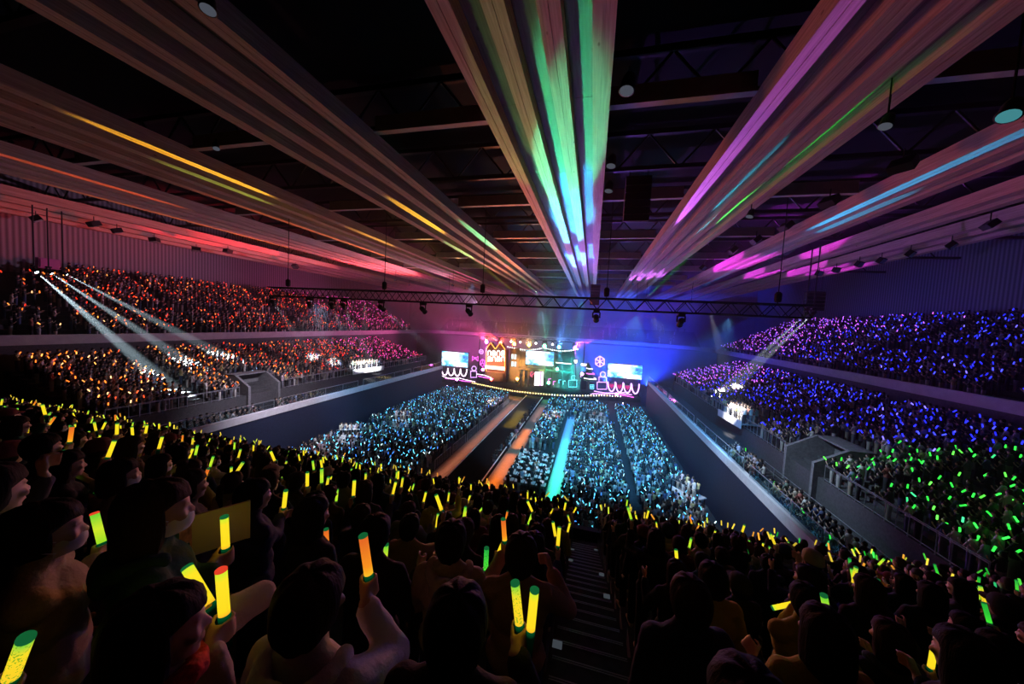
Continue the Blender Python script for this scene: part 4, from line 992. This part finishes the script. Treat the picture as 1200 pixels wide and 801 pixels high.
def hair_mat(nm, c):
    m, nt, out = nodes_of(nm); b = nt.nodes.new('ShaderNodeBsdfPrincipled'); b.inputs['Base Color'].default_value = (*c, 1); b.inputs['Roughness'].default_value = .7; b.inputs['Specular IOR Level'].default_value = .08
    tc = nt.nodes.new('ShaderNodeTexCoord'); mp = nt.nodes.new('ShaderNodeMapping'); mp.inputs['Scale'].default_value = (70, 70, 9); nt.links.new(tc.outputs['Object'], mp.inputs[0])
    nz = nt.nodes.new('ShaderNodeTexNoise'); nz.inputs['Scale'].default_value = 1.6; nz.inputs['Detail'].default_value = 3; nt.links.new(mp.outputs[0], nz.inputs['Vector'])
    bp = nt.nodes.new('ShaderNodeBump'); bp.inputs['Strength'].default_value = .7; bp.inputs['Distance'].default_value = .006; nt.links.new(nz.outputs[0], bp.inputs['Height']); nt.links.new(bp.outputs[0], b.inputs['Normal'])
    nt.links.new(b.outputs[0], out.inputs[0]); return m
HAIRM = [hair_mat('hair_black', (.008, .007, .007)), hair_mat('hair_brown', (.03, .018, .012)), hair_mat('hair_dark', (.014, .011, .01))]
WEAR = {n: mat('cloth_' + n.replace(' ', '_'), c, .9, bump=.25, scale=60) for n, c in {'black': (.015, .015, .018), 'charcoal': (.04, .04, .045), 'navy': (.02, .028, .07), 'dark green': (.02, .07, .04), 'cream': (.5, .43, .33), 'white': (.6, .59, .57),
        'beige': (.42, .33, .22), 'grey': (.2, .2, .21), 'brown': (.12, .07, .045), 'maroon': (.14, .03, .035), 'yellow': (.4, .32, .04), 'tan': (.33, .22, .13), 'dark blue': (.03, .05, .12)}.items()}
M_trs = [WEAR['black'], WEAR['navy'], WEAR['charcoal']]
M_mask = mat('mask_white', (.75, .75, .74), .8)
TUBE = {'yellow': ramp_emit('tube_yellow', [(0, (1, .5, .02)), (.12, (1, .72, .015)), (.8, (1, .78, .02)), (1, (.6, .85, .03))], 1.0),
        'lime': ramp_emit('tube_lime', [(0, (.35, .8, .02)), (.5, (.7, .9, .03)), (1, (.15, .7, .04))], .9),
        'orange': ramp_emit('tube_orange', [(0, (1, .55, .02)), (.25, (1, .3, .015)), (1, (.8, .14, .02))], .95),
        'green': ramp_emit('tube_green', [(0, (.06, .85, .04)), (.5, (.03, .6, .04)), (1, (.02, .45, .04))], .9),
        'patterned yellow': ramp_emit('tube_patterned', [(0, (1, .62, .02)), (.7, (.95, .72, .02)), (1, (.2, .7, .05))], 1.0, 'Z', (.25, .45, .02)),
        'patterned green': ramp_emit('tube_patterned_green', [(0, (.1, .9, .04)), (1, (.02, .5, .06))], .9, 'Z', (.01, .16, .02))}
M_grip = ramp_emit('grip_glow', [(0, (.0, .0, .0)), (.8, (.0, .003, .001)), (1, (.0, .07, .02))], 1.0)
M_capg = emit('cap_green', (.006, .11, .03), 1.0); M_capr = emit('cap_red', (.75, .05, .02), 1.0)
_g = MB().lathe([(0, -.075), (.015, -.075), (.0165, -.07), (.0165, -.01), (.0185, 0), (.0185, .05), (.0, .05)], (0, 0, 0), 14).mesh('grip', True)
_t = MB().lathe([(0, .05), (.0175, .05), (.0172, .1), (.0172, .205), (0, .205)], (0, 0, 0), 14).mesh('tube')
_c = MB().lathe([(0, .205), (.018, .205), (.018, .213), (.013, .217), (0, .217)], (0, 0, 0), 14).mesh('end_cap')
NST = [0]
def stick(loc, axis, colr, label, grp='light sticks of the near stand', cap=None, scale=1.0, thick=1.0):
    r = empty('light_stick', loc); r.rotation_mode = 'QUATERNION'; r.rotation_quaternion = V(axis).to_track_quat('Z', 'Y'); r.scale = (scale * thick, scale * thick, scale)
    tag(r, label, 'light stick', grp); link('grip', _g, M_grip, r); link('tube', _t, TUBE[colr], r); link('end_cap', _c, cap or M_capg, r); NST[0] += 1; return r
HAIRTXT = {'short': 'short dark hair', 'bob': 'bobbed dark hair', 'long': 'long dark hair', 'ponytail': 'a ponytail', 'bun': 'a hair bun', 'cap': 'a cap', 'beanie': 'a beanie'}
PEOPLE = []
def person(x, y, z, rz, arms, hair, top, label, scale=1.0, mask=False, hood=False, scarf=None, puffy=False, grp='spectators of the near stand', i=0, bag=None):
    r = link('person', body_mesh(arms), SKIN[i % 3]); r.location = (x, y, z); r.rotation_euler = (0, 0, rz); r.scale = (scale,) * 3
    tag(r, label, 'person', grp)
    link('jacket', top_mesh(arms, puffy), WEAR[top], r); link('trousers', leg_mesh(), M_trs[i % 3], r)
    if hair in ('cap', 'beanie'):
        link('hair', hair_mesh('short'), HAIRM[i % 3], r); link(hair, hair_mesh(hair), WEAR[bag or 'black'], r)
    else: link('hair', hair_mesh(hair), HAIRM[i % 3], r)
    if mask: link('face_mask', mask_mesh(), M_mask, r)
    if hood: link('hood', hood_mesh(), WEAR[top], r)
    if scarf: link('scarf', scarf_mesh(), scarf, r)
    T = Matrix.Translation((x, y, z)) @ Matrix.Rotation(rz, 4, 'Z') @ Matrix.Scale(scale, 4)
    PEOPLE.append((x, y)); return T
def grip(T, nm, s):
    E_, W_, G, A = arm_of(nm, s); return T @ G, (T.to_3x3() @ A).normalized()
def head_to(x, y, extra=0.0): return math.atan2(x - AX, 75 - y) + math.radians(extra)

M_scarf = mat('scarf_red', (.5, .03, .02), .9, bump=.3, scale=50, var=.5)
# ---- the people close to the camera, placed as in the photograph: x, y, row, turn, arms, hair, top, ...
def hero(x, y, row, turn, arms, hair, top, label, st=(), scale=1.0, **k):
    rz = head_to(x, y, turn); z = row_z(row)
    T = Matrix.Translation((x, y, z)) @ Matrix.Rotation(rz, 4, 'Z') @ Matrix.Scale(scale, 4); Ti = T.inverted()
    arms = list(arms); todo = []
    for q in st:                                 # side, tube, label, grip pixel, top pixel, distance, lean, (cap)
        s = 1 if q[0] == 'R' else -1
        g = on_y(*q[3], q[5]); ax = (on_y(*q[4], q[5]) - g).normalized(); ax = (ax + CY * q[6]).normalized()
        lg, la = Ti @ g, (Ti.to_3x3() @ ax).normalized()
        if not isinstance(arms[0 if s > 0 else 1], tuple): arms[0 if s > 0 else 1] = ('ik',) + tuple(round(c, 3) for c in lg) + tuple(round(c, 3) for c in la)
        else:
            E_, W_, G_, A_ = arm_of(arms[0 if s > 0 else 1], s); lg = V((lg.x, lg.y, G_.z - .012))
        todo.append((T @ lg, ax, q))
    person(x, y, z, rz, tuple(arms), hair, top, label, scale, **k)
    for g, ax, q in todo: stick(g, ax, q[1], q[2], cap=M_capr if len(q) > 7 else None)
HEROES = [
 dict(x=-.36, y=.93, row=1, turn=0, arms=('up', 'down'), hair='short', top='black', i=0, label='person in black with short dark hair, nearest to the camera beside the aisle stairs', st=[('R', 'patterned yellow', 'patterned yellow light stick raised nearest beside the stairs, green top edge', (610, 744), (604, 687), 1.2, 0), ('R', 'yellow', 'plain yellow light stick raised nearest beside the stairs', (621, 742), (627, 683), 1.2, 0)]),
 dict(x=-.86, y=.86, row=1, turn=-8, arms=('in', 'down'), hair='short', top='white', i=1, hood=True, label='person in white hoodie raising one arm, nearest row', st=[('R', 'orange', 'orange light stick held up by the white sleeve in the nearest row', (434, 686), (428, 645), 1.12, 0)]),
 dict(x=-1.22, y=.66, row=1, turn=-44, arms=('up', 'up'), hair='bob', top='cream', i=2, scarf=M_scarf, label='person in cream top with red scarf, head bent over two light sticks', st=[('R', 'yellow', 'yellow light stick with red top held upright before the red scarf', (264, 735), (258, 690), .84, .2, 1), ('L', 'yellow', 'yellow light stick held aslant below the chin of the red scarf wearer', (254, 722), (226, 692), .84, .3)]),
 dict(x=-1.82, y=.98, row=1, turn=-40, arms=('up', 'fwd'), hair='bob', top='dark green', i=1, mask=True, hood=True, scale=1.05, label='person in dark green jacket with white mask, behind the fan board', st=[('R', 'yellow', 'yellow light stick before the pale fan board', (265, 652), (263, 608), 1.22, 0), ('L', 'yellow', 'yellow light stick leaning towards the masked face above the red scarf wearer', (230, 630), (217, 590), 1.26, 0)]),
 dict(x=-2.2, y=.82, row=1, turn=-36, arms=('chest', 'down'), hair='short', top='beige', i=2, mask=True, label='person in beige top with white mask, outermost of the nearest row', st=[('R', 'lime', 'short lime light stick with red top beside the beige top', (122, 646), (108, 618), 1.12, .5, 1)]),
 dict(x=-1.0, y=.16, row=0, turn=10, arms=('up', 'down'), hair='long', top='black', i=0, scale=.94, label='person with long dark hair half out of view, closest corner to the camera', st=[('R', 'patterned yellow', 'large patterned yellow light stick tilted in the near corner of the stand', (8, 806), (40, 722), .52, 0)]),
 # second row
 dict(x=-.34, y=1.92, row=2, turn=0, arms=('face', 'fwd'), hair='short', top='tan', i=1, label='person in tan jacket, elbow bent beside the head, second row, next to the stairs', st=[('L', 'orange', 'orange light stick in second row next to the stairs', (592, 640), (590, 612), 2.3, 0)]),
 dict(x=-.80, y=1.9, row=2, turn=3, arms=('fwd', 'fwd'), hair='short', top='beige', i=2, hood=True, label='person in beige hoodie, second row, second from the stairs', st=[('R', 'patterned green', 'patterned lime light stick beside the beige hoodie, second row', (569, 674), (570, 648), 2.2, 0)]),
 dict(x=-1.3, y=1.8, row=2, turn=-4, arms=('fwd', 'up'), hair='short', top='black', i=0, label='person in black, second row, third from the stairs', st=[('L', 'lime', 'lime light stick upright beyond the raised orange one, second row', (450, 668), (452, 646), 2.1, 0)]),
 dict(x=-1.85, y=1.85, row=2, turn=-20, arms=('up', 'down'), hair='bob', top='black', i=2, label='person in black with bobbed hair, second row, fourth from the stairs', st=[('R', 'orange', 'orange light stick beyond the white hoodie, second row', (383, 652), (382, 613), 1.95, 0)]),
 dict(x=-2.45, y=1.9, row=2, turn=-25, arms=('up', 'fwd'), hair='short', top='navy', i=0, label='person in navy, second row, just beyond the fan board', st=[('R', 'yellow', 'upright yellow light stick beyond the fan board', (332, 600), (334, 583), 2.3, 0)]),
 dict(x=-3.05, y=1.85, row=2, turn=-25, arms=('up', 'fwd'), hair='short', top='charcoal', i=1, label='person in charcoal jacket, second row, beyond the masked spectators', st=[('R', 'patterned green', 'patterned green light stick standing upright beyond the masks', (113, 586), (112, 556), 2.1, 0)]),
 dict(x=-3.75, y=1.8, row=2, turn=-30, arms=('fwd', 'up'), hair='bob', top='grey', i=2, mask=True, label='person in grey top with mask, second row, near the end of view', st=[('R', 'lime', 'wide lime light stick leaning in second row near the end of view', (80, 572), (69, 549), 2.0, .2), ('L', 'yellow', 'yellow light stick leaning by the masked face in second row', (79, 551), (74, 537), 2.1, .3)]),
 dict(x=-4.35, y=1.75, row=2, turn=-25, arms=('fwd', 'fwd'), hair='long', top='black', i=0, label='person in black with long hair, second row, at the end of view', st=[('R', 'orange', 'orange light stick lowest at the end of the second row', (35, 578), (37, 566), 1.95, .4)]),
 # right of the aisle
 dict(x=.46, y=.92, row=1, turn=4, arms=('down', 'down'), hair='bob', top='black', i=0, label='person in black with bobbed hair, nearest row, first across the stairs'),
 dict(x=1.02, y=.9, row=1, turn=4, arms=('down', 'down'), hair='long', top='black', i=2, label='person in black with long hair, nearest row, second across the stairs'),
 dict(x=.6, y=1.86, row=2, turn=2, arms=('chest', 'down'), hair='short', top='navy', i=1, puffy=True, label='broad person in dark padded jacket, second row, first across the stairs'),
 dict(x=1.2, y=1.85, row=2, turn=-4, arms=('fwd', 'tilt'), hair='bob', top='yellow', i=2, label='person in yellow top, second row, second across the stairs', st=[('R', 'lime', 'upright lime light stick beside the face in second row across the stairs', (973, 740), (967, 706), 2.15, 0)]),
 dict(x=1.78, y=1.9, row=2, turn=8, arms=('fwd', 'down'), hair='bob', top='black', i=0, label='person in black, second row, third across the stairs'),
 dict(x=2.4, y=1.9, row=2, turn=14, arms=('fwd', 'fwd'), hair='short', top='charcoal', i=1, mask=True, label='masked person in charcoal looking to the stage, second row across the stairs', st=[('R', 'green', 'green light stick low in second row across the stairs', (1160, 796), (1145, 768), 2.15, 0)]),
 dict(x=1.62, y=2.7, row=3, turn=-2, arms=('down', 'up'), hair='short', top='yellow', i=0, label='person in yellow top, third row, second across the stairs', st=[('L', 'yellow', 'yellow light stick held level in third row across the stairs', (938, 705), (910, 711), 3.0, 0)]),
 dict(x=1.02, y=2.72, row=3, turn=0, arms=('down', 'up'), hair='short', top='yellow', i=2, label='person in yellow jacket, third row, first across the stairs', st=[('L', 'yellow', 'bright yellow light stick tilted in third row across the stairs', (855, 718), (841, 688), 3.0, 0)]),
]
for h in HEROES: hero(**h)
# pale folded fan board held up in the nearest rows
fb = empty('fan_board', on_y(258, 640, 1.32), math.radians(58)); tag(fb, 'pale folded fan board held upright before the masked person in green', 'board')
MB().bb(-.12, .12, -.006, .006, 0, .22).build('panel', mat('pale_card', (.75, .62, .42), .7), fb)
MB().box((-.15, -.045, .11), (.1, .012, .2), Matrix.Rotation(math.radians(48), 3, 'Z')).build('side_flap', mat('printed_card', (.5, .22, .12), .7, var=.6, scale=25), fb)
MB().bb(.115, .13, -.01, .01, 0, .22).build('edge_band', mat('card_edge', (.7, .6, .42), .6), fb)

# ---- the remaining individuals, rows two to nine
ARMSETS = [('up', 'fwd'), ('fwd', 'fwd'), ('mid', 'down'), ('chest', 'chest'), ('fwd', 'up'), ('up', 'up'), ('down', 'mid'), ('up', 'down')]
TOPS = ['black'] * 6 + ['charcoal'] * 4 + ['navy'] * 3 + ['dark green', 'brown', 'maroon', 'beige', 'grey', 'cream', 'tan', 'dark blue', 'white', 'yellow']
HAIRS = ['short'] * 6 + ['bob'] * 5 + ['long'] * 3 + ['ponytail', 'bun', 'cap', 'beanie']
FARP = []
cand = []
for row in range(1, NR + 1):
    for side, xs in ((-1, [-.42 - .57 * i for i in range(75)]), (1, [.98 + .57 * i for i in range(48)])):
        for k, x0 in enumerate(xs):
            cand.append((row, side, k + 1, x0))
n_ind = len(HEROES)
for row, side, k, x0 in cand:
    r2 = random.Random(row * 1000 + side * 300 + k)
    x, y, z = x0 + r2.uniform(-.05, .05), row_y(row) + r2.uniform(-.06, .08), row_z(row)
    px, py, dep = project((x, y, z + 1.5))
    if px < -50 or px > 1250 or py > 840: continue
    if any(abs(h['x'] - x) < .46 and abs(h['y'] - y) < .5 for h in HEROES): continue
    if r2.random() < .03: continue
    if row > 9 or n_ind >= 300:
        FARP.append((x, y, z, side)); continue
    n_ind += 1
    arms = r2.choice(ARMSETS); hair = r2.choice(HAIRS); top = r2.choice(TOPS)
    sd = 'before' if side < 0 else 'across'
    where = '%s row down, %s %s the stairs' % (ORD[row], ORD[k], 'left of' if side < 0 else 'right of')
    T = person(x, y, z, head_to(x, y, r2.gauss(-4 if side < 0 else 3, 11)), arms, hair, top, 'person in %s with %s, %s' % (top, HAIRTXT[hair], where), r2.uniform(.9, 1.06), r2.random() < .3, r2.random() < .2 and hair not in ('long',), None, False, i=r2.randrange(3), bag=r2.choice(['black', 'beige', 'maroon', 'navy']))
    got = 0
    for s, nm in ((1, arms[0]), (-1, arms[1])):
        if nm in ('down', 'face') or NST[0] >= 300: continue
        if r2.random() > ((.68 if got == 0 else .35) if side < 0 or row > 6 else (.38 if got == 0 else .2)): continue
        got += 1
        loc, ax = grip(T, nm, s); ax = (ax + V((r2.gauss(0, .22), r2.gauss(0, .2), 0))).normalized()
        green = x > 4.5 + .6 * y * .5 or (side > 0 and x > 3.2 and r2.random() < .5)
        c = r2.choice(['green', 'green', 'lime', 'patterned green']) if green else r2.choice(['yellow'] * 6 + ['patterned yellow'] * 3 + ['lime'] * 4 + ['orange'])
        stick(loc, ax, c, '%s light stick in %s hand, %s' % (c, 'right' if s > 0 else 'left', where))
FARP = np.array(FARP)
if len(FARP):
    A = np.arctan2(FARP[:, 0] - AX, 75 - FARP[:, 1])
    crowd(FARP[:, :3], A, 'crowd of dark spectators in the front rows of the near stand', .12)
    H = hands(FARP[:, :3], A, 1.33, .3); k = rs.random(len(H)) < .5
    H = H[k]; sd = FARP[k]
    c = np.concatenate([pick(1, GRN if p[0] > 9 + rs.normal(0, 1.5) else YEL) for p in sd], 0) * .3
    sticks(H, c, 'yellow light sticks over the front rows of the near stand', .17, .019, .3)
# ------------------------------------------------------------------ light
def point(name, loc, c, w, r=.3):
    l = bpy.data.lights.new(name, 'POINT'); l.color = c; l.energy = w; l.shadow_soft_size = r
    o = bpy.data.objects.new(name, l); col.objects.link(o); o.location = loc; return o
# wide washes from the coloured lamps above the stage towards the timber roof
K = .13; KB = .45
for nm, aim, c, w, deg in [('magenta', (-30, 55, 24), (1, .08, .35), 1.6e5, 60), ('red', (-41, 46, 24.5), (1, .06, .03), 7e5, 34), ('orange', (-12.5, 24, 24.3), (1, .2, .05), 2.6e5, 40), ('yellow', (-8, 20, 24), (1, .55, .25), .6e5, 80),
                           ('magenta', (-3, 18, 24), (1, .42, .36), 1.0e5, 40), ('red', (9, 18, 24), (1, .1, .05), 3e5, 34), ('cyan', (-3, 60, 24), (.12, .35, 1), 1.4e5, 60), ('purple', (14, 28, 24.3), (.42, .12, 1), 3.2e5, 52)]:
    spot('wash_' + nm, RTIP[nm] + V((0, -.4, .4)), aim, c, w * K, deg, .8)
# sharp coloured beams that paint stripes on the girders
for src, aim, c, w, deg in [('green', (-1.9, 17.5, 24.6), (.05, 1, .42), 9e5, 3.6), ('green', (-3.4, 12, 24.6), (.3, .8, .1), 1.6e5, 2.6), ('cyan', (-2.2, 27, 24.6), (.03, .42, 1), 8e5, 4.2), ('cyan', (-2.2, 42, 24.6), (.02, .14, 1), 1.3e6, 6),
                            ('purple', (15.5, 45, 24.4), (.7, .03, 1), 7e5, 9), ('purple', (24, 50, 24.4), (.6, .03, 1), 4e5, 9), ('red', (-44, 40, 24.2), (1, .03, .05), 6e5, 9), ('red', (-36, 50, 24.2), (1, .05, .12), 4e5, 9), ('purple', (7.2, 55, 24.4), (.45, .12, 1), 4e5, 10)]:
    spot('beam_' + src, RTIP[src] + V((0, -.3, .3)), aim, c, w * KB, deg, .25)
STRIPES = [(-23.5, 10.5, 20, (1, .62, .03), 1), (-25.25, 14, 21, (.5, .8, .08), .35), (-14.53, 21, 30, (1, .62, .03), 1), (-16.1, 33, 42, (.4, .95, .3), .6), (-11.4, 26.5, 37, (.08, 1, .4), .8), (-23.5, 27, 35, (1, .55, .04), .8),
           (-34.7, 9, 22, (1, .13, .02), .4), (-39.6, 18, 38, (1, .22, .03), .5), (-28.6, 22, 44, (1, .22, .03), .5), (15.4, 15, 31, (.02, .42, 1), .8), (16.4, 23, 31, (.02, .45, 1), .5), (8.7, 20.5, 29.5, (.05, 1, .08), 1), (7.6, 25, 33, (.06, .7, 1), .5), (5.65, 8, 30, (.55, .12, 1), .32)]
for i, (x, y0, y1, c, k) in enumerate(STRIPES):  # lamp and housing added per stripe; no known fixture hangs there
    ym, hl = (y0 + y1) / 2, (y1 - y0) / 2; rise = 36 * .33 / hl; src = V((x, ym + 36, 24.3 - rise))
    roof_lamp(src.x, src.y + .35, src.z, (x, ym, 24.3), .7, 'small added beam lamp hung under the girders, %s counted from the red side wall' % ORD[1 + sorted((q[0], q[1]) for q in STRIPES).index((x, y0))], M_lens, 'added beam lamps under the girders')
    spot('stripe_beam', src, (x, ym, 24.31), c, 1.6e6 * k * (hl / 5), 2 * math.degrees(math.atan(.36 / 36)), .25, .02)
spot('stage_ray', RTIP['orange'] + V((0, -.3, .3)), (-19.8, 28, 27), (1, .55, .12), 6e5, 3.5, .6)
spot('stage_ray', RTIP['yellow'] + V((0, -.3, .3)), (-20.4, 40, 27), (1, .6, .15), 6e5, 3, .6)
# lamps on the long truss over the floor crowd: cyan white down light
for x, c, w in [(-26, (.25, .65, 1), 5e4), (-18, (.4, .75, 1), 5e4), (-4, (.25, .75, 1), 5e4), (3, (.2, .65, 1), 6e4), (9, (.2, .55, 1), 5e4)]:
    spot('floor_wash', (x, TRY, TRZ - .6), (x * .95, 42, 0), [c[0] * .6, c[1] * .85, 1], w * .45, 62, .8)
for x, y, c, w in [(-24, 62, (.35, .55, 1), 4e4), (-4, 62, (.15, .5, 1), 4e4), (6, 62, (.1, .35, 1), 4e4)]:
    spot('floor_wash', (x, y, 23.5), (x, y - 6, 0), c, w * .35, 75, .8)
def floor_strip_area(name, x, y0, y1, w, c, watts, z=16.8):  # area light added without a fixture to light one strip of floor
    l = bpy.data.lights.new(name, 'AREA'); l.shape = 'RECTANGLE'; l.size = w; l.size_y = y1 - y0; l.spread = math.radians(5); l.color = c; l.energy = watts
    o = bpy.data.objects.new(name, l); col.objects.link(o); o.location = (x, (y0 + y1) / 2, z)
floor_strip_area('aisle_light', -2.6, 26, 36, .7, (.04, 1, .5), 190); floor_strip_area('aisle_light', -2.6, 36, 46, .7, (.05, .75, 1), 190); floor_strip_area('aisle_light', -2.6, 46, 58, .7, (.04, .3, 1), 190)
floor_strip_area('mat_light', -8.5, 27, 38, 1.0, (1, .3, .03), 170); floor_strip_area('mat_light', -8.5, 40, 48, 1.0, (1, .36, .05), 130); floor_strip_area('mat_light', -8.5, 52, 62, 1.0, (.9, .55, .5), 50)
floor_strip_area('mat_light', -14.1, 27, 62, 1.0, (1, .45, .3), 170)
floor_strip_area('cat_light', -11.0, 46, 56, 1.6, (1, .65, .05), 800)
# white light on the platforms
for a in PLAT:
    s = 1 if a[0] > AX else -1
    spot('platform_light', (a[0] - s * 6, a[1] - 8, TRZ), (a[0], a[1], a[2] + .6), (1, .93, .9), 1.6e4 if a[2] == 0 else 6e4, 10 if a[2] == 0 else 13, .6)
# the stands and the ribbed walls
spot('stand_wash', (-24, 66, 20), (-50, 22, 19), (.85, .5, .85), 2.4e4, 70, .9)
spot('stand_wash', (-24, TRY, 17), (-32, 28, 6), (.9, .8, 1), 1.1e4, 70, .9)
spot('stand_wash', (4, TRY, 17), (12, 27, 6), (.55, .75, 1), 1.0e4, 64, .9)
spot('stand_wash', (8, 60, 20), (38, 34, 20), (.4, .25, .9), .3e4, 70, .9)
spot('far_wash', (-29, 72, 15), (-46, 60, 12), (1, .12, .45), 2e4, 75, .9)
spot('far_wash', (9, 72, 15), (28, 62, 11), (.05, .06, 1), 1.2e4, 75, .9)
# stage glow into the haze
for x, c, w in [(-36, (1, .1, .6), 3e4), (-26, (.9, .12, .7), 2.4e4), (-14, (.6, .5, .2), 1.2e4), (-6, (.03, .3, .7), 2.4e4), (4, (.01, .07, 1), 1.2e5), (14, (.01, .04, 1), 1.6e5)]:
    spot('haze_wash', (x, 85, 2.5), (x, 91, 12), c, w * .5, 130, .9)
for x, ax, c, w, dg in ((-30, -33, (1, .2, .7), 2e4, 14), (-24, -22, (1, .5, .25), 6e4, 14), (-16, -16, (1, .6, .2), 8e4, 14), (-10, -9, (.4, .9, .4), 1e5, 16), (-2, -4, (.05, .9, .7), 1.8e5, 16), (3, 3, (.1, .2, 1), 5e4, 18), (8, 8, (.4, .15, 1), 2e4, 14)):
    spot('set_front', (x, 56, 22), (ax, 75, 5), c, w * 1.8, dg, .7)

for nm, u, v, c in RAIN:
    t = RTIP[nm]; spot('rig_beam', t + V((0, -.3, -.1)), (t.x + 2.5, 69, 1), c, 2.5e4, 24, .6)
# haze of the hall
m, nt, out = nodes_of('stage_haze')
vs_ = nt.nodes.new('ShaderNodeVolumeScatter'); vs_.inputs['Density'].default_value = .0015; vs_.inputs['Anisotropy'].default_value = .2; vs_.inputs['Color'].default_value = (.95, .95, 1, 1)
nt.links.new(vs_.outputs[0], out.inputs['Volume'])
hz = MB().bb(-61.6, 42, 15, 100.9, .02, 28.9).build('haze', m); tag(hz, 'thin theatrical haze filling the hall in front of the stage', 'haze', None, 'stuff')

m, nt, out = nodes_of('stage_fog')
vs_ = nt.nodes.new('ShaderNodeVolumeScatter'); vs_.inputs['Density'].default_value = .02; vs_.inputs['Anisotropy'].default_value = .0; vs_.inputs['Color'].default_value = (.95, .95, 1, 1)
nt.links.new(vs_.outputs[0], out.inputs['Volume'])
fg = MB().bb(-45, 26, 72, 100.8, .03, 24.2).build('fog_bank', m); tag(fg, 'denser coloured fog bank behind and above the stage', 'fog', None, 'stuff')

w = bpy.data.worlds.new('world'); sc.world = w; w.use_nodes = True
w.node_tree.nodes['Background'].inputs[0].default_value = (0, 0, 0, 1); w.node_tree.nodes['Background'].inputs[1].default_value = 0

# ------------------------------------------------------------------ camera
cam = bpy.data.cameras.new('camera'); cam.sensor_fit = 'HORIZONTAL'; cam.sensor_width = 36; cam.lens = F / 1200 * 36; cam.clip_start = .05; cam.clip_end = 400
co = bpy.data.objects.new('camera', cam); col.objects.link(co)
# image right, up and backward axes expressed in the hall
right = V((CX.x, CY.x, CZ.x)); up = V((CX.y, CY.y, CZ.y)); fw = V((CX.z, CY.z, CZ.z))
Mx = Matrix((right, up, -fw)).transposed().to_4x4(); Mx.translation = EYE
co.matrix_world = Mx; sc.camera = co

sc.view_settings.view_transform = 'Standard'; sc.view_settings.look = 'None'; sc.view_settings.exposure = 0; sc.view_settings.gamma = 1; sc.view_settings.use_curve_mapping = False
cy = sc.cycles
cy.max_bounces = 4; cy.diffuse_bounces = 2; cy.glossy_bounces = 1; cy.transmission_bounces = 2; cy.volume_bounces = 0; cy.transparent_max_bounces = 8
cy.use_denoising = True; cy.sample_clamp_indirect = 3; cy.sample_clamp_direct = 0; cy.caustics_reflective = False; cy.caustics_refractive = False
